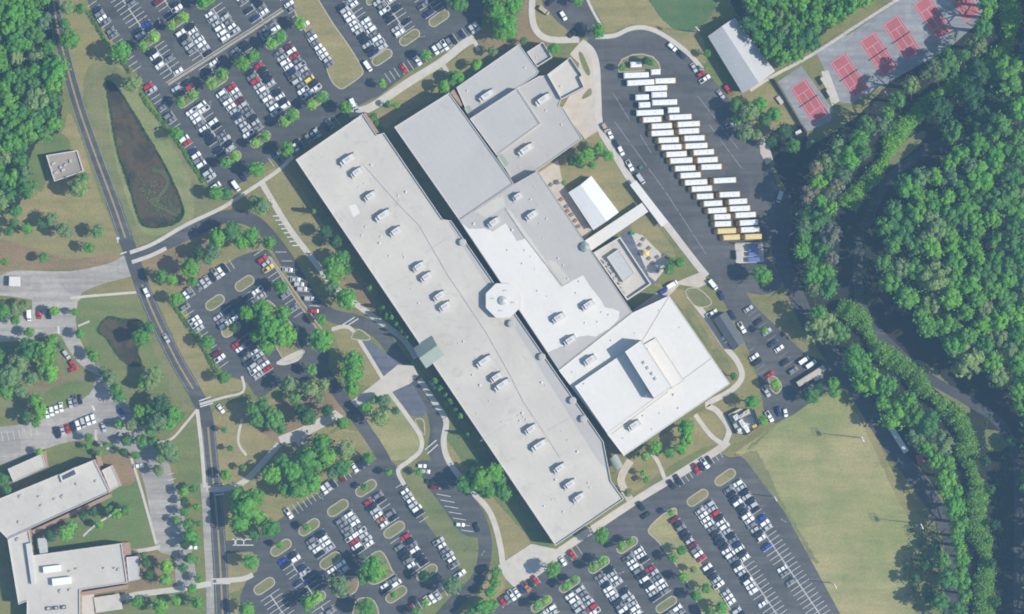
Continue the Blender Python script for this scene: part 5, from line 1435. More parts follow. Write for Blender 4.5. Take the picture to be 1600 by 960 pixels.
for x, y, w_, d_, an, lb in ((1288, 127, 4.6, 3.0, -.98, 'pale flat roofed shelter between single court and court block'), (1298, 147, 5.4, 3.0, -.98, 'pale flat roofed shelter at the lower end between the courts')):
    v = P(x, y); r = empty('court_shelter', (v.x, v.y, 0), an)
    q = MB(); q.box((0, 0, 2.55), (w_, d_, .18)); q.build('roof', M['concrete'], r)
    q = MB()
    for sx in (-1, 1):
        for sy in (-1, 1): q.cyl((sx * (w_ / 2 - .2), sy * (d_ / 2 - .2), 0), (sx * (w_ / 2 - .2), sy * (d_ / 2 - .2), 2.5), .07, .07, 6)
    q.build('post', M['steel'], r)
    q = MB(); q.box((0, 0, .45), (w_ - .8, .4, .08)); q.build('bench', M['wood'], r)
    tag(r, lb, 'shelter')

def floodlight(px, py, h, ang, label):
    v = P(px, py); r = empty('floodlight_mast', (v.x, v.y, 0), ang)
    q = MB(); q.cyl((0, 0, 0), (0, 0, h), .24, .12, 10); q.build('pole', M['steel'], r)
    q = MB(); q.box((0, 0, h - .2), (.12, 2.6, .12)); q.box((0, 0, h - 1.3), (.12, 2.2, .1)); q.build('crossarm', M['steel'], r)
    lm = MB(); lm.box((.25, 0, 0), (.5, .5, .35), 0, 0, .75); me = lm.mesh('lamp', [M['bus_white']])
    for zz, ys in ((h + .1, (-1.2, -.4, .4, 1.2)), (h - 1.0, (-.9, 0, .9))):
        for y in ys:
            o = bpy.data.objects.new('lamp', me); COL.objects.link(o); o.parent = r; o.location = (0, y, zz)
    tag(r, label, 'floodlight', 'floodlight masts around the sports grounds')
floodlight(1342, 684, 20, 3.6, 'floodlight mast on the right edge of playing field, upper one')
floodlight(1433, 818, 20, 3.6, 'floodlight mast on the right edge of playing field, lower one')
floodlight(1298, 911, 20, .5, 'floodlight mast between playing field and car park, lower one')
floodlight(1206, 776, 20, .5, 'floodlight mast between playing field and car park, upper one')
floodlight(1087, 50, 18, 3.9, 'floodlight mast beside the pitched grey hall roof')
floodlight(1379, 150, 14, .6, 'floodlight mast in shade below the tennis courts')
for x, y, lb in ((1276, 676, 'dark goal frame on the upper playing field'), (1367, 809, 'dark goal frame on the lower playing field')):
    v = P(x, y); r = empty('goal', (v.x, v.y, 0), math.radians(-58))
    q = MB()
    for s_ in (-2.4, 2.4): q.cyl((s_, 0, 0), (s_, 0, 2.3), .07, .07, 8)
    q.cyl((-2.4, 0, 2.3), (2.4, 0, 2.3), .07, .07, 8); q.build('frame', M['plastic_green'], r)
    q = MB()
    for s_ in np.linspace(-2.4, 2.4, 9): q.cyl((s_, 0, 2.25), (s_, 1.2, .05), .03, .03, 4)
    q.cyl((-2.4, 1.2, .05), (2.4, 1.2, .05), .05, .05, 6); q.build('net', M['dark'], r)
    tag(r, lb, 'goal', 'goals on the playing field')
def lamp_post(px, py, label, h=8.5):
    v = P(px, py); r = empty('street_lamp', (v.x, v.y, 0), rng.random() * 3)
    q = MB(); q.cyl((0, 0, 0), (0, 0, h), .11, .07, 8); q.build('pole', M['steel'], r)
    q = MB(); q.box((0, 0, h), (2.0, .1, .08)); q.build('arm', M['steel'], r)
    for s_ in (-1, 1):
        q = MB(); q.box((s_ * 1.1, 0, h), (.6, .32, .14)); q.build('lamp_head', M['unit_grey'], r)
    tag(r, label, 'street lamp', 'street lamps in the car parks')
for i, (x, y) in enumerate([(331, 164), (252, 35), (432, 40), (247, 205), (505, 90), (590, 180), (660, 60)]): lamp_post(x, y, f'slim twin lamp post, {ordinal(i + 1)} on the list from pond' if False else ['slim lamp post in the aisle right of the first double row', 'slim lamp post at the top of the first double row', 'slim lamp post near the painted walkway right end', 'slim lamp post beside the pond bank hedge', 'slim lamp post at the long tan median', 'slim lamp post at the front walk corner', 'slim lamp post near the top right islands'][i])
for x, y, lb in ((755, 862, 'slim lamp post on the lower loop drive'), (970, 893, 'slim lamp post in the bottom right car park aisle'), (1222, 812, 'slim lamp post beside the playing field edge'), (505, 775, 'slim lamp post in bottom centre car park')):
    lamp_post(x, y, lb)

# ------------------------------------------------------------------ trees
def crown_mesh(name, seed, lobes=16, leaves=90, size=.13, flat=.8, spread=.68, lobe_r=(.24, .40)):
    """unit crown: lobes scattered through a dome, each covered with leaf sprays (quads)"""
    g = np.random.default_rng(seed); V = []; 
    C = []; R = []
    for i in range(lobes):
        if i == 0: rho = .08
        else: rho = spread * math.sqrt((i + .5) / lobes)
        a = i * 2.39996 + g.uniform(-.5, .5); rho *= g.uniform(.8, 1.12)
        zz = flat * math.sqrt(max(0.02, 1 - (rho / .95) ** 2)) * g.uniform(.35, 1.0)
        C.append((rho * math.cos(a), rho * math.sin(a), zz)); R.append(g.uniform(*lobe_r) * (1.0 - .25 * rho))
    P_ = []; N_ = []
    for c, r in zip(C, R):
        n = int(leaves * (r / .32) ** 2)
        d = g.normal(size=(n, 3)); d /= np.linalg.norm(d, axis=1)[:, None]
        d[:, 2] = np.where(d[:, 2] < -.35, -d[:, 2], d[:, 2])
        rr = r * g.uniform(.62, 1.12, n)[:, None]
        P_.append(np.array(c) + d * rr * np.array([1, 1, .85])); N_.append(d + g.normal(size=(n, 3)) * .38 + np.array([0, 0, .5]))
    # a few loose sprays around the edge
    n = int(leaves * 1.2); a = g.uniform(0, 6.283, n); rho = g.uniform(.55, 1.02, n)
    P_.append(np.stack([rho * np.cos(a), rho * np.sin(a), g.uniform(.0, .5, n)], 1)); N_.append(g.normal(size=(n, 3)) + np.array([0, 0, .8]))
    pts = np.concatenate(P_); nr = np.concatenate(N_); nr /= np.linalg.norm(nr, axis=1)[:, None]
    n = len(pts); t = np.cross(nr, g.normal(size=(n, 3))); t /= np.linalg.norm(t, axis=1)[:, None]; b_ = np.cross(nr, t)
    s = (size * g.uniform(.6, 1.35, n))[:, None]; s2 = s * g.uniform(.5, .9, n)[:, None]
    q = np.stack([pts - t * s, pts - b_ * s2, pts + t * s, pts + b_ * s2 * .9], 1).reshape(-1, 3)
    me = bpy.data.meshes.new(name)
    me.vertices.add(4 * n); me.vertices.foreach_set('co', q.astype(np.float32).ravel())
    me.loops.add(4 * n); me.loops.foreach_set('vertex_index', np.arange(4 * n, dtype=np.int32))
    me.polygons.add(n); me.polygons.foreach_set('loop_start', np.arange(0, 4 * n, 4, dtype=np.int32)); me.polygons.foreach_set('loop_total', np.full(n, 4, dtype=np.int32))
    me.materials.append(LEAF['b']); me.update(calc_edges=True)
    return me
LEAF = {'b': leaf('leaves_bright_green', (0.155, 0.426, 0.056)), 'm': leaf('leaves_mid_green', (0.120, 0.325, 0.072)), 'd': leaf('leaves_dark_green', (0.068, 0.189, 0.056)),
        'o': leaf('leaves_grey_green', (0.226, 0.370, 0.142)), 'l': leaf('leaves_lime', (0.239, 0.520, 0.091)), 'x': leaf('leaves_brownish', (0.219, 0.221, 0.141), trans=.3), 'p': leaf('leaves_pine', (0.172, 0.270, 0.123))}
TONE = {'b': 'bright green', 'm': 'mid green', 'd': 'dark green', 'o': 'pale grey green', 'l': 'lime green', 'p': 'dull grey green', 'x': 'brownish green'}
ROUND = [crown_mesh('crown', 100 + i, 16 + i, 95, .125, .85) for i in range(5)]
SMALL = [crown_mesh('crown', 200 + i, 9, 75, .19, .9, .55, (.34, .48)) for i in range(4)]
WILD = [crown_mesh('crown', 300 + i, 15 + i, 100, .115, 1.0, .74, (.20, .36)) for i in range(6)]
PINE = [crown_mesh('crown', 400 + i, 12, 85, .115, 1.5, .62, (.20, .32)) for i in range(4)]
def trunk_mesh(seed):
    g = random.Random(seed); q = MB()
    q.cyl((0, 0, 0), (0, 0, .42), .045, .032, 8); q.cyl((0, 0, .42), (0.02, 0, .75), .032, .014, 7)
    for k in range(6):
        a = k * 1.05 + g.uniform(-.3, .3); z0 = .32 + .05 * k; r = g.uniform(.22, .34)
        q.cyl((0, 0, z0), (r * math.cos(a), r * math.sin(a), z0 + g.uniform(.15, .28)), .018, .006, 6)
    return q.mesh('trunk', [M['bark']])
TRUNKS = [trunk_mesh(i) for i in range(3)]
def tree(px, py, r_px, tone, label=None, h=None, *a_, col=False, **k_):
    return tree_(px, py, r_px, tone, label, h, *a_, col=col, **k_)
def tree_(px, py, r_px, tone, label=None, h=None, style='round', name=None, group=None, cat='tree', col=False):
    r = r_px * S
    if cat != 'shrub':
        f_ = min(18.5, 2.6 + 2.4 * r) if r > 1.6 else 1.8 + 2.4 * r
        h = max(h or 0, f_)
    pool = {'round': ROUND, 'small': SMALL, 'wild': WILD, 'pine': PINE}[style]
    fl = {'round': .85, 'small': .9, 'wild': 1.0, 'pine': 1.5}[style]
    sz = min(r * 1.0, h * .62 / fl)
    if col: sz = h * .62 / fl
    top = 1.05 * fl * sz; zb = max(h - top - .25 * sz, .25)
    v = P(px, py, h * .7)
    o = empty(name or 'broadleaf_tree', (v.x, v.y, 0), rng.uniform(0, 6.283))
    c = bpy.data.objects.new('crown', rng.choice(pool)); COL.objects.link(c); c.parent = o
    c.location = (0, 0, zb); e = rng.uniform(.93, 1.09); c.scale = (r * e, r / e, sz)
    c.material_slots[0].link = 'OBJECT'; c.material_slots[0].material = LEAF[tone]
    t = bpy.data.objects.new('trunk', rng.choice(TRUNKS)); COL.objects.link(t); t.parent = o; t.scale = (h, h, h * .95)
    if label: tag(o, label, cat, group)
    return o
def zone(phrase, items, key='y', end='top', name=None, style=None, group=None, h=None):
    items = sorted(items, key=lambda t: t[1] if key == 'y' else t[0], reverse=end in ('bottom', 'right'))
    cnt = len(items)
    for i, t in enumerate(items):
        st = style or ('small' if t[2] < 11 else 'round')
        sz = 'small' if t[2] < 9 else ('large' if t[2] > 16 else 'medium')
        lab = f'{sz} {TONE[t[3]]} tree, {ordinal(i + 1)} from {end}, {phrase}' if cnt > 1 else f'{sz} {TONE[t[3]]} tree {phrase}'
        tree(t[0], t[1], t[2], t[3], lab, h=(t[4] if len(t) > 4 else h), style=st, name=name, group=group)
zone('along the left road top', [(105, 12, 13, 'o'), (126, 14, 9, 'b'), (109, 62, 17, 'b'), (102, 38, 9, 'm')])
zone('on the long pond hedge', [(188, 80, 17, 'b', 11), (208, 131, 15, 'o', 9), (276, 209, 11, 'b', 8), (338, 302, 12, 'b', 8), (353, 304, 10, 'm', 7), (193, 95, 8, 'm')])
zone('on islands of top left car park', [(224, 72, 9, 'l'), (241, 58, 10, 'l'), (268, 40, 8, 'l'), (287, 27, 9, 'l'), (317, 5, 11, 'b'), (330, 0, 8, 'l'), (330, 131, 10, 'l'), (347, 117, 11, 'b'), (282, 160, 9, 'l'), (302, 148, 9, 'l'), (378, 100, 13, 'b'), (395, 88, 11, 'b'), (424, 68, 10, 'l'), (438, 58, 11, 'b'), (468, 37, 10, 'b', 8), (488, 163, 9, 'l'), (504, 152, 10, 'l'), (444, 191, 9, 'l'), (457, 180, 11, 'b'), (353, 254, 9, 'l'), (367, 244, 9, 'l'), (400, 224, 8, 'l'), (415, 213, 9, 'l')], group='trees on the car park islands')
zone('along the shaded front row', [(401, 265, 13, 'b', 8), (449, 233, 12, 'b', 8), (540, 168, 11, 'b', 8), (597, 131, 7, 'l'), (665, 86, 9, 'b', 7)], 'x', 'left')
zone('in front of the raised square roof', [(745, 101, 9, 'b'), (716, 121, 10, 'b'), (694, 135, 10, 'b'), (707, 128, 7, 'm'), (770, 80, 8, 'o'), (704, 118, 7, 'm'), (818, 64, 6, 'm'), (866, 76, 9, 'b'), (607, 162, 5, 'l'), (620, 165, 5, 'l'), (584, 182, 6, 'b'), (588, 193, 5, 'm')], 'x', 'left')
zone('at the top centre', [(777, 16, 17, 'b', 14), (790, 36, 18, 'b', 14), (802, 8, 16, 'b', 13), (784, 52, 14, 'b', 12), (796, 50, 12, 'b', 11), (717, 6, 15, 'm', 12), (706, -6, 12, 'b', 11), (765, -4, 13, 'b', 12), (935, 48, 12, 'b', 8), (903, 2, 8, 'b')], 'x', 'left')
zone('near the bus yard top', [(1010, 95, 7, 'd'), (1018, 98, 6, 'b'), (1105, 84, 6, 'b'), (1103, 107, 4, 'b'), (972, 106, 6, 'b')], 'x', 'left')
zone('between bus yard and single court', [(1150, 166, 12, 'm', 10), (1171, 176, 16, 'o', 12), (1187, 164, 13, 'b', 10), (1165, 208, 13, 'o', 11), (1152, 188, 9, 'b', 9), (1195, 188, 11, 'm', 10), (1182, 212, 9, 'o', 9), (1210, 178, 12, 'b', 10), (1225, 205, 14, 'd', 12), (1205, 222, 10, 'd', 10), (1240, 228, 12, 'm', 10)])
zone('on the lawn below the square left building', [(122, 294, 16, 'o', 9), (25, 330, 10, 'm'), (42, 358, 9, 'b'), (80, 342, 12, 'o'), (100, 360, 13, 'o'), (153, 362, 11, 'o'), (138, 387, 9, 'b'), (69, 403, 8, 'm'), (22, 348, 8, 'm'), (8, 410, 6, 'b'), (130, 278, 8, 'm'), (66, 350, 8, 'm'), (14, 362, 8, 'm')], 'x', 'left')
zone('under the curve of loop drive', [(340, 372, 15, 'b', 11), (362, 361, 16, 'm', 11), (378, 378, 13, 'b', 10), (392, 368, 14, 'b', 10), (332, 392, 14, 'o', 10), (326, 404, 11, 'o', 9), (298, 418, 17, 'b', 11), (252, 432, 12, 'm', 9), (268, 438, 10, 'b', 8), (410, 322, 15, 'o', 9), (398, 314, 10, 'o', 8), (421, 380, 12, 'b', 8), (310, 395, 11, 'd', 8), (300, 440, 9, 'b')], 'x', 'left')
zone('beside hedge, left car park', [(277, 467, 11, 'b', 7), (325, 535, 12, 'b', 8), (350, 590, 11, 'm', 7)])
zone('in the left car park', [(386, 489, 13, 'b', 10), (411, 484, 17, 'b', 13), (442, 491, 15, 'b', 12), (400, 525, 11, 'b', 9), (422, 512, 20, 'b', 14), (445, 524, 20, 'b', 14), (417, 541, 15, 'b', 11), (436, 506, 15, 'm', 13), (405, 500, 12, 'm', 11), (438, 449, 12, 'b', 7), (501, 531, 20, 'b', 11), (502, 500, 8, 'b', 7), (420, 531, 12, 'm', 11), (364, 512, 7, 'd', 5)])
zone('against the upper part of long roof', [(508, 362, 12, 'd', 9), (524, 378, 11, 'd', 9), (534, 402, 13, 'm', 9), (522, 421, 22, 'b', 12), (520, 447, 12, 'o', 8), (541, 466, 18, 'b', 10), (541, 420, 10, 'd', 9)])  # a dark leaf tone here carries the shade of the long roof
zone('around the entrance plaza', [(551, 583, 20, 'b', 12), (552, 565, 17, 'b', 12), (550, 608, 12, 'b', 9), (572, 637, 9, 'b', 6), (593, 653, 16, 'o', 8), (600, 626, 10, 'o', 6), (535, 662, 10, 'b', 6), (618, 642, 7, 'm', 5), (586, 625, 7, 'o', 5)])
zone('in the pine straw left of plaza', [(451, 601, 14, 'o', 10), (485, 609, 15, 'o', 10), (487, 579, 9, 'l', 7), (506, 602, 12, 'o', 9), (512, 642, 12, 'd', 8), (480, 652, 15, 'd', 9), (411, 634, 14, 'm', 10), (428, 654, 17, 'm', 11), (437, 668, 12, 'm', 9), (404, 655, 14, 'm', 10), (395, 640, 13, 'm', 10), (470, 640, 11, 'd', 8), (500, 622, 9, 'o', 8), (460, 622, 10, 'm', 8), (350, 672, 5, 'm', 4), (360, 701, 5, 'm', 4)])
zone('in the wood below covered walk', [(502, 692, 16, 'b', 10), (540, 703, 17, 'o', 10), (480, 716, 19, 'b', 12), (512, 714, 16, 'b', 11), (575, 716, 9, 'b', 6), (425, 742, 16, 'b', 11), (458, 735, 17, 'b', 12), (468, 764, 18, 'b', 12), (488, 756, 16, 'b', 11), (495, 728, 14, 'b', 10), (535, 730, 15, 'm', 10), (448, 766, 14, 'm', 11), (442, 722, 14, 'm', 11), (520, 738, 12, 'o', 9), (478, 740, 14, 'm', 11)], 'x', 'left')
zone('beside left road at lower car park', [(370, 775, 14, 'b', 10), (385, 792, 23, 'b', 13), (376, 816, 17, 'b', 11), (398, 776, 16, 'b', 11), (405, 810, 13, 'b', 10), (422, 825, 16, 'b', 9), (352, 742, 9, 'b', 6), (380, 731, 6, 'm', 5), (392, 878, 13, 'b', 7), (386, 952, 13, 'b', 8), (398, 836, 10, 'm', 8)])
zone('on islands of bottom centre car park', [(570, 761, 6, 'b'), (480, 824, 7, 'b'), (437, 852, 6, 'b'), (582, 889, 22, 'b', 11), (570, 902, 13, 'b', 9), (530, 915, 18, 'o', 10), (495, 934, 11, 'l', 7), (482, 943, 13, 'b', 8), (573, 950, 15, 'b', 9), (707, 915, 16, 'o', 9), (662, 900, 9, 'd', 6), (616, 929, 6, 'b'), (664, 942, 7, 'l'), (650, 957, 8, 'b'), (655, 738, 6, 'b'), (607, 738, 6, 'b')], 'x', 'left')
zone('against the lower part of long roof', [(727, 757, 15, 'm', 9), (750, 749, 19, 'b', 11), (771, 739, 16, 'b', 10), (762, 766, 14, 'b', 9), (786, 770, 14, 'm', 9), (738, 742, 12, 'm', 9), (780, 752, 12, 'm', 9)])
zone('along the lower loop drive', [(776, 895, 9, 'b', 6), (773, 910, 9, 'b', 6), (766, 925, 9, 'b', 6), (756, 948, 13, 'b', 8), (769, 945, 10, 'b', 7), (741, 950, 9, 'b', 7), (735, 960, 8, 'm', 6)])
zone('in bottom right car park', [(940, 837, 13, 'b', 8), (864, 890, 13, 'b', 8), (927, 886, 8, 'l'), (941, 876, 8, 'l'), (971, 853, 8, 'l'), (985, 846, 7, 'l'), (886, 915, 8, 'l'), (898, 906, 7, 'l'), (841, 946, 8, 'l'), (853, 937, 7, 'l')], 'x', 'left')
zone('on the long grass median at bottom right', [(1048, 801, 5, 'b'), (1065, 860, 8, 'b'), (1050, 871, 8, 'b'), (1067, 902, 8, 'b'), (1084, 890, 6, 'o', 4), (1104, 919, 8, 'b'), (1087, 931, 9, 'b'), (1127, 950, 10, 'b'), (1110, 958, 9, 'b')])
zone('below the big white roof', [(1024, 699, 11, 'b', 7), (1072, 668, 14, 'b', 8), (1072, 686, 12, 'b', 7), (1045, 708, 9, 'b', 6), (1063, 702, 10, 'b', 7), (1009, 713, 8, 'l', 5), (1005, 739, 5, 'b'), (1010, 750, 5, 'b'), (981, 770, 7, 'o', 3), (995, 708, 5, 'd')], 'x', 'left')
zone('around the white pavilion', [(907, 250, 12, 'b', 8), (950, 244, 9, 'b', 7), (919, 242, 11, 'b', 8), (936, 232, 9, 'b', 7), (893, 252, 8, 'd', 6), (925, 258, 7, 'b', 5), (1062, 410, 8, 'b', 6), (1045, 421, 9, 'm', 6), (1050, 412, 6, 'm', 5), (881, 286, 4, 'b', 2.5)], 'x', 'left')
zone('around the staff car park', [(1191, 430, 16, 'b', 10), (1212, 602, 9, 'l', 6), (1175, 628, 12, 'b', 8), (1192, 657, 8, 'b', 6), (1269, 619, 13, 'm', 9), (1302, 600, 10, 'b', 8), (1303, 613, 9, 'b', 7), (1194, 516, 6, 'b', 4), (1146, 588, 6, 'm', 4), (1279, 606, 9, 'd', 7), (1258, 618, 8, 'm', 7)])
zone('around the small pond', [(220, 527, 14, 'b', 10), (233, 512, 11, 'm', 9), (125, 522, 8, 'b', 6), (146, 557, 9, 'b', 6), (138, 548, 6, 'b', 5), (83, 530, 8, 'b', 6), (95, 540, 6, 'm', 5), (85, 486, 8, 'b', 6), (117, 488, 6, 'b', 5), (172, 590, 13, 'o', 9), (180, 608, 10, 'b', 8), (186, 620, 11, 'b', 8), (241, 585, 14, 'o', 10), (226, 601, 10, 'b', 8), (233, 600, 12, 'o', 9), (162, 580, 8, 'o', 7)], 'x', 'left')
zone('above the crosswalk left of road', [(217, 643, 11, 'b', 8), (252, 630, 15, 'd', 10), (270, 646, 14, 'b', 10), (246, 660, 17, 'o', 11), (280, 652, 9, 'b', 7), (262, 662, 12, 'b', 9), (262, 702, 15, 'o', 9), (270, 714, 12, 'o', 9), (234, 640, 10, 'm', 9), (252, 715, 10, 'o', 8), (240, 690, 8, 'm', 7)], 'x', 'left')
zone('in the grove at the left edge', [(45, 547, 19, 'm', 12), (70, 553, 20, 'b', 12), (76, 580, 18, 'b', 12), (30, 566, 18, 'o', 12), (15, 588, 20, 'o', 12), (10, 611, 14, 'b', 10), (62, 641, 14, 'b', 10), (55, 627, 12, 'b', 9), (56, 660, 8, 'b', 7), (6, 486, 14, 'm', 10), (24, 484, 12, 'o', 9), (38, 478, 10, 'o', 8), (24, 500, 8, 'b', 7), (50, 590, 14, 'o', 10), (46, 520, 8, 'm', 8), (33, 610, 12, 'o', 9), (-4, 560, 14, 'm', 11), (42, 650, 10, 'd', 9)], 'x', 'left')
zone('above the lower left school', [(62, 706, 6, 'l', 5), (138, 684, 7, 'b', 5), (137, 698, 5, 'm', 5), (155, 708, 5, 'b', 4), (5, 750, 10, 'm', 7), (12, 765, 8, 'm', 6), (165, 696, 5, 'm', 4)], 'x', 'left')
zone('in the yard of lower left school', [(103, 834, 12, 'l', 8), (112, 822, 9, 'l', 7), (182, 804, 9, 'b', 6), (198, 797, 9, 'm', 6), (155, 820, 7, 'b', 5), (131, 806, 8, 'd', 6), (145, 800, 8, 'd', 6), (170, 796, 7, 'm', 5), (78, 838, 9, 'd', 6), (260, 886, 12, 'l', 7), (259, 906, 11, 'l', 7), (229, 880, 8, 'd', 6), (233, 898, 8, 'd', 6), (215, 941, 10, 'b', 6), (250, 947, 13, 'b', 7), (275, 940, 8, 'b', 6), (309, 942, 11, 'b', 7), (225, 868, 6, 'm', 5)], 'x', 'left')
zone('over the pale car park bend', [(205, 664, 10, 'o', 9), (221, 690, 10, 'm', 9), (236, 672, 9, 'b', 8), (248, 735, 9, 'o', 8), (198, 690, 8, 'm', 7), (212, 712, 7, 'b', 6), (226, 652, 8, 'o', 8), (194, 706, 6, 'd', 5), (186, 664, 7, 'b', 6)], 'x', 'left')
zone('along the pale lower left drive', [(288, 768, 8, 'b', 6), (302, 764, 7, 'm', 6), (297, 836, 12, 'b', 8), (306, 846, 9, 'b', 7), (298, 872, 9, 'b', 7), (307, 792, 6, 'b', 5), (289, 784, 7, 'd', 6), (311, 818, 5, 'b', 4), (310, 904, 7, 'b', 5), (308, 876, 6, 'o', 4), (288, 800, 8, 'm', 7), (294, 820, 9, 'b', 8), (290, 852, 8, 'd', 7), (286, 888, 8, 'm', 7), (300, 920, 8, 'b', 7), (276, 812, 6, 'b', 5)])
# clipped shrubs in the shade of the long roof
for i, (x, y, r) in enumerate([(604, 494, 4.5), (612, 496, 4), (619, 506, 3.6), (627, 517, 3.6), (635, 527, 3.2), (680, 595, 5), (687, 606, 5), (696, 617, 3.6), (704, 627, 5), (712, 640, 4), (719, 650, 5), (730, 679, 3.2), (598, 480, 3.4), (577, 450, 4.5), (490, 330, 3.5)]):
    tree(x, y, r * 1.12, 'l' if i % 3 else 'b', f'slim columnar shrub, {ordinal(i + 1)} in the line against the long roof edge', 10.2 + r * .35, 'small', 'columnar_shrub', 'columnar shrubs along the long roof', 'shrub', col=True)

# woods: each crown a tree of its own
def inside(x, y, poly):
    c = False; n = len(poly)
    for i in range(n):
        x0, y0 = poly[i]; x1, y1 = poly[(i + 1) % n]
        if (y0 > y) != (y1 > y) and x < (x1 - x0) * (y - y0) / (y1 - y0) + x0: c = not c
    return c
def fill(poly, d, seed, tries=4000):
    g = random.Random(seed); xs = [p[0] for p in poly]; ys = [p[1] for p in poly]; out = []
    for _ in range(tries):
        x, y = g.uniform(min(xs), max(xs)), g.uniform(min(ys), max(ys))
        if not inside(x, y, poly): continue
        dd = d * g.choice((.7, .85, 1.0, 1.0, 1.15, 1.4))
        if all((x - a) ** 2 + (y - b) ** 2 > (dd * .5 + e * .5) ** 2 for a, b, e in out): out.append((x, y, dd))
    return out
def wood(poly, d, seed, phrase, tones, hr, group, ratio=.66, key='y', pine=.3):
    g = random.Random(seed + 5)
    pts = sorted(fill(poly, d, seed), key=lambda t: t[1] if key == 'y' else t[0])
    for i, (x, y, dd) in enumerate(pts):
        tn = g.choice(tones); st = 'pine' if (tn in 'po' and g.random() < pine) else 'wild'
        tree(x, y, dd * ratio * g.uniform(.85, 1.18), tn, f'{TONE[tn]} woodland tree, {ordinal(i + 1)} from {"top" if key == "y" else "left"}, {phrase}', g.uniform(*hr), st, 'pine_tree' if st == 'pine' else 'woodland_tree', group, 'pine' if st == 'pine' else 'tree')
WOODNW = [(-6, -6), (66, -6), (70, 20), (66, 52), (80, 80), (90, 112), (86, 140), (92, 168), (86, 196), (72, 210), (48, 220), (36, 235), (50, 272), (44, 292), (12, 318), (-6, 318)]
wood(WOODNW, 20, 11, 'top left wood', 'bbbmbmo', (13, 16), 'woodland at the top left', .8)
WOODN = [(1172, -6), (1358, -6), (1350, 8), (1298, 36), (1256, 76), (1222, 96), (1200, 84), (1172, 46)]
wood(WOODN, 18, 12, 'wood above the tennis courts', 'bbbmbmo', (14, 18), 'woodland above the tennis courts', .8)
BELT1 = [(1272, 262), (1300, 228), (1328, 214), (1358, 228), (1332, 268), (1306, 312), (1300, 400), (1302, 462), (1286, 470), (1270, 458), (1266, 424), (1248, 384), (1250, 350), (1266, 318), (1264, 282)]
ARM = [(1318, 214), (1344, 200), (1384, 180), (1402, 148), (1436, 120), (1462, 100), (1492, 82), (1518, 62), (1538, 36), (1540, -6), (1552, -6), (1548, 56), (1502, 96), (1460, 120), (1412, 150), (1380, 188), (1362, 214), (1342, 220)]
wood(ARM, 18, 19, 'tree belt along tennis courts', 'ombopmbmx', (20, 25), 'tree belt beside the service road', .84)
wood(BELT1, 21, 13, 'tree belt below tennis courts', 'ombopmbmx', (21, 26), 'tree belt beside the service road', .82)
BELT2 = [(1268, 474), (1298, 494), (1324, 522), (1364, 570), (1412, 614), (1452, 656), (1482, 702), (1494, 764), (1504, 832), (1510, 900), (1508, 966), (1488, 966), (1494, 930), (1500, 860), (1488, 828), (1478, 796), (1474, 736), (1450, 708), (1422, 670), (1390, 648), (1358, 602), (1338, 564), (1306, 532), (1276, 507)]
wood(BELT2, 20.5, 14, 'tree belt beside playing field', 'bbmobmbb', (18, 23), 'tree belt beside the service road', .82)
EAST = [(1408, 290), (1440, 266), (1478, 252), (1530, 220), (1568, 194), (1606, 170), (1606, 640), (1566, 616), (1540, 584), (1500, 558), (1470, 534), (1432, 512), (1412, 486), (1388, 460), (1381, 420), (1380, 362), (1388, 326)]
wood(EAST, 24, 15, 'right hand wood', 'bmbbobmbb', (21, 26), 'right hand wood', .82)
EDGE = [(1612, 655), (1640, 655), (1640, 990), (1612, 990)]
EDGE2 = [(1614, -30), (1644, -30), (1644, 140), (1614, 140)]
wood(EDGE2, 24, 17, 'at the upper right picture edge', 'mdm', (17, 20), 'right hand wood', .78)
UNDER = [(1450, 158), (1500, 125), (1560, 90), (1590, 100), (1596, 140), (1540, 190), (1480, 212), (1440, 190)]
wood(UNDER, 44, 18, 'in the dark gap below the belt', 'ddm', (7, 10), 'trees in the dark gap', .6)
wood(EDGE, 24, 16, 'at the right picture edge', 'mdm', (17, 20), 'right hand wood', .78)
zone('in the dark strip right of hedge', [(1540, 720, 9, 'd', 7), (1548, 765, 8, 'd', 6), (1555, 820, 9, 'd', 7), (1548, 880, 9, 'd', 7), (1556, 940, 9, 'd', 7), (1580, 690, 9, 'm', 8), (1546, 845, 7, 'm', 6)], style='wild')
zone('added for shade by lower service road', [(1445, 880, 14, 'd', 12), (1430, 905, 11, 'd', 11), (1455, 930, 13, 'd', 12), (1462, 855, 10, 'd', 10), (1472, 875, 14, 'm', 19), (1478, 905, 15, 'm', 20), (1470, 940, 15, 'm', 20)], style='wild')  # dark trees put where belt shade lies, tall ones added to cast more

# hedges and undergrowth made of leaf sprays along a line or through an area
def leaf_cloud(name, pts3, size, mat, seed, kind=None, parent=None, up=.7):
    g = np.random.default_rng(seed); pts = np.array(pts3); n = len(pts)
    nr = g.normal(size=(n, 3)) + np.array([0, 0, up]); nr /= np.linalg.norm(nr, axis=1)[:, None]
    t = np.cross(nr, g.normal(size=(n, 3))); t /= np.linalg.norm(t, axis=1)[:, None]; b_ = np.cross(nr, t)
    s = (size * g.uniform(.6, 1.4, n))[:, None]
    q = np.stack([pts - t * s, pts - b_ * s * .7, pts + t * s, pts + b_ * s * .7], 1).reshape(-1, 3)
    me = bpy.data.meshes.new(name)
    me.vertices.add(4 * n); me.vertices.foreach_set('co', q.astype(np.float32).ravel())
    me.loops.add(4 * n); me.loops.foreach_set('vertex_index', np.arange(4 * n, dtype=np.int32))
    me.polygons.add(n); me.polygons.foreach_set('loop_start', np.arange(0, 4 * n, 4, dtype=np.int32)); me.polygons.foreach_set('loop_total', np.full(n, 4, dtype=np.int32))
    me.materials.append(LEAF[mat]); me.update(calc_edges=True)
    o = bpy.data.objects.new(name, me); COL.objects.link(o)
    if parent: o.parent = parent
    if kind: o['kind'] = kind
    return o
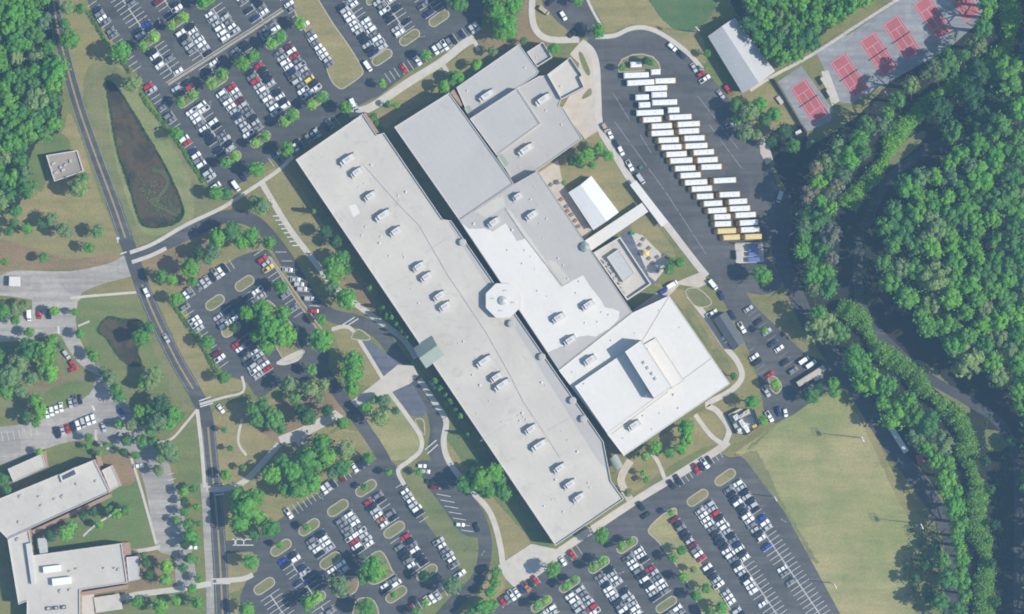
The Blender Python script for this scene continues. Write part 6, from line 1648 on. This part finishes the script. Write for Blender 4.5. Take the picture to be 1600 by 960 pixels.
def hedge(cl, w, h, n_per_m, size, mat, label, seed, wob=.55):
    g = random.Random(seed); cl = smooth(cl, 6, False); pts = []
    tot = 0
    for a, c in zip(cl, cl[1:]):
        A_, C_ = P(*a), P(*c); d = C_ - A_; L = d.length
        if L < 1e-4: continue
        nx, ny = -d.y / L, d.x / L
        for _ in range(int(L * n_per_m)):
            t = g.random(); k = tot + t * L
            ww = w * (1 + wob * math.sin(k * .21 + seed) * math.sin(k * .07)); u_ = g.uniform(-1, 1)
            hh = h * (.75 + .3 * math.sin(k * .35 + seed * 2) * math.sin(k * .13 + 1) + .15 * math.sin(k * 1.3))
            top = hh * math.sqrt(max(.05, 1 - u_ * u_)); z = top * (1 - .55 * g.random() ** 2)
            pts.append((A_.x + d.x * t + nx * (u_ * ww / 2 + 1.2 * w * .12 * math.sin(k * .17 + seed) + g.gauss(0, .12 * w)), A_.y + d.y * t + ny * (u_ * ww / 2 + 1.2 * w * .12 * math.sin(k * .17 + seed) + g.gauss(0, .12 * w)), max(z, .1)))
        tot += L
    o = leaf_cloud('hedge', pts, size, mat, seed)
    return tag(o, label, 'hedge')
hedge([(138, 18), (152, 42), (172, 72)], 2.4, 1.8, 26, .32, 'm', 'low hedge along the pond side of the top car park, upper piece', 1)
hedge([(192, 98), (204, 114)], 2.2, 1.8, 26, .32, 'm', 'low hedge stub between the two pond hedge trees', 2)
hedge([(222, 146), (240, 172), (262, 198), (288, 236), (312, 272), (320, 286)], 2.4, 1.8, 26, .32, 'b', 'low green hedge between the long pond and car park', 3)
hedge([(268, 470), (290, 503), (310, 530), (326, 558), (340, 582)], 2.2, 1.8, 26, .32, 'm', 'low hedge along the left car park road side', 4)
hedge([(1576, -20), (1575, 40), (1571, 78), (1526, 118), (1480, 143), (1434, 173), (1404, 206), (1388, 238), (1360, 276), (1340, 300), (1326, 326)], 7.6, 6.5, 170, .42, 'l', 'tall bright hedge along the right edge of upper tree belt', 5)
hedge([(1310, 478), (1340, 500), (1382, 552), (1432, 594), (1476, 636), (1508, 684), (1520, 752), (1530, 830), (1538, 900), (1536, 990)], 8.0, 7.0, 190, .42, 'l', 'tall bright hedge along the right edge of lower tree belt', 6)
def cover(polys, n, size, mat, seed, hmax, name='undergrowth'):
    g = random.Random(seed); pts = []
    for poly in polys:
        xs = [p[0] for p in poly]; ys = [p[1] for p in poly]; k = 0; cl = []
        while k < n:
            if not cl or g.random() < .07: cl = [g.uniform(min(xs), max(xs)), g.uniform(min(ys), max(ys)), g.uniform(2, 7), g.uniform(.3, hmax)]
            x, y = g.gauss(cl[0], cl[2]), g.gauss(cl[1], cl[2])
            k += 1
            if inside(x, y, poly): v = P(x, y); pts.append((v.x, v.y, g.uniform(.15, cl[3])))
    o = leaf_cloud(name, pts, size, mat, seed)
    o['kind'] = 'stuff'; o['label'] = 'ground cover between the woodland trees'
    return o
cover([WOODNW, WOODN], 3500, .45, 'm', 21, 2.0)
cover([BELT1, BELT2, EAST], 6000, .42, 'd', 22, 2.4)
cover([UNDER, [(1480, 60), (1600, -10), (1606, 160), (1560, 190)]], 2600, .42, 'm', 24, 1.8)
cover([[(1530, 640), (1580, 660), (1582, 990), (1540, 990)], [(1340, 280), (1370, 300), (1362, 480), (1336, 470)], [(1410, 820), (1480, 820), (1480, 960), (1410, 960)]], 1600, .36, 'd', 23, 1.2)  # dark leaf sheets laid where tree shade falls, to deepen it

def rim(poly, n, inward, size, mat, seed, zmax, name):
    g = random.Random(seed); pts = []
    poly = smooth(poly, 6)
    cx = sum(p[0] for p in poly) / len(poly); cy = sum(p[1] for p in poly) / len(poly)
    for _ in range(n):
        i = g.randrange(len(poly)); a, c = poly[i], poly[(i + 1) % len(poly)]; t = g.random()
        x, y = a[0] + (c[0] - a[0]) * t, a[1] + (c[1] - a[1]) * t
        k = abs(g.gauss(0, 1)) * inward * (1 + .9 * math.sin(i * .37 + seed) * math.sin(i * .11))
        L = math.hypot(cx - x, cy - y) or 1
        v = P(x + (cx - x) / L * k, y + (cy - y) / L * k); pts.append((v.x, v.y, g.uniform(.12, zmax)))
    o = leaf_cloud(name, pts, size, mat, seed); o['kind'] = 'stuff'; o['label'] = 'reeds and weed along the pond rim'
PONDA = [(166, 130), (183, 136), (211, 178), (246, 236), (270, 281), (287, 323), (284, 343), (264, 354), (234, 356), (218, 346), (204, 302), (193, 270), (184, 238), (174, 190)]
PONDB = [(152, 516), (168, 495), (192, 498), (222, 502), (226, 530), (216, 548), (222, 570), (205, 572), (185, 558), (166, 530)]
rim(PONDA, 2600, 3.0, .32, 'd', 41, .7, 'reeds'); rim(PONDB, 1200, 2.2, .3, 'd', 42, .6, 'reeds')
cover([[(212, 270), (250, 285), (270, 320), (250, 345), (226, 335)]], 500, .30, 'o', 43, .25, 'pond_weed')
# ------------------------------------------------------------------ put every empty at its thing's base
kids = {}
for o in COL.objects:
    if o.parent: kids.setdefault(o.parent.name, []).append(o)
for o in list(COL.objects):
    if o.type == 'EMPTY' and o.parent is None and o.location.length < 1e-6 and o.name in kids:
        lo = Vector((1e9,) * 3); hi = -lo
        for c in kids[o.name]:
            if c.type != 'MESH': continue
            for v in c.bound_box:
                w_ = Vector(v) + c.location
                lo = Vector(map(min, lo, w_)); hi = Vector(map(max, hi, w_))
        ctr = Vector(((lo.x + hi.x) / 2, (lo.y + hi.y) / 2, 0))
        o.location = ctr
        for c in kids[o.name]: c.location = c.location - ctr

# ------------------------------------------------------------------ the air between the camera and the ground
q = MB(); q.box((0, 0, (CAM_H + 6 - 1) / 2), (5400, 5400, CAM_H + 7))
hz = bpy.data.materials.new('haze_air'); hz.use_nodes = True
nt = hz.node_tree
for n in list(nt.nodes): nt.nodes.remove(n)
ho = nt.nodes.new('ShaderNodeOutputMaterial'); hv = nt.nodes.new('ShaderNodeVolumePrincipled')
hv.inputs['Density'].default_value = HAZE_DENSITY; hv.inputs['Color'].default_value = HAZE_COLOR; hv.inputs['Anisotropy'].default_value = 0.0
nt.links.new(hv.outputs[0], ho.inputs['Volume'])
tag(q.build('haze', hz), kind='stuff')
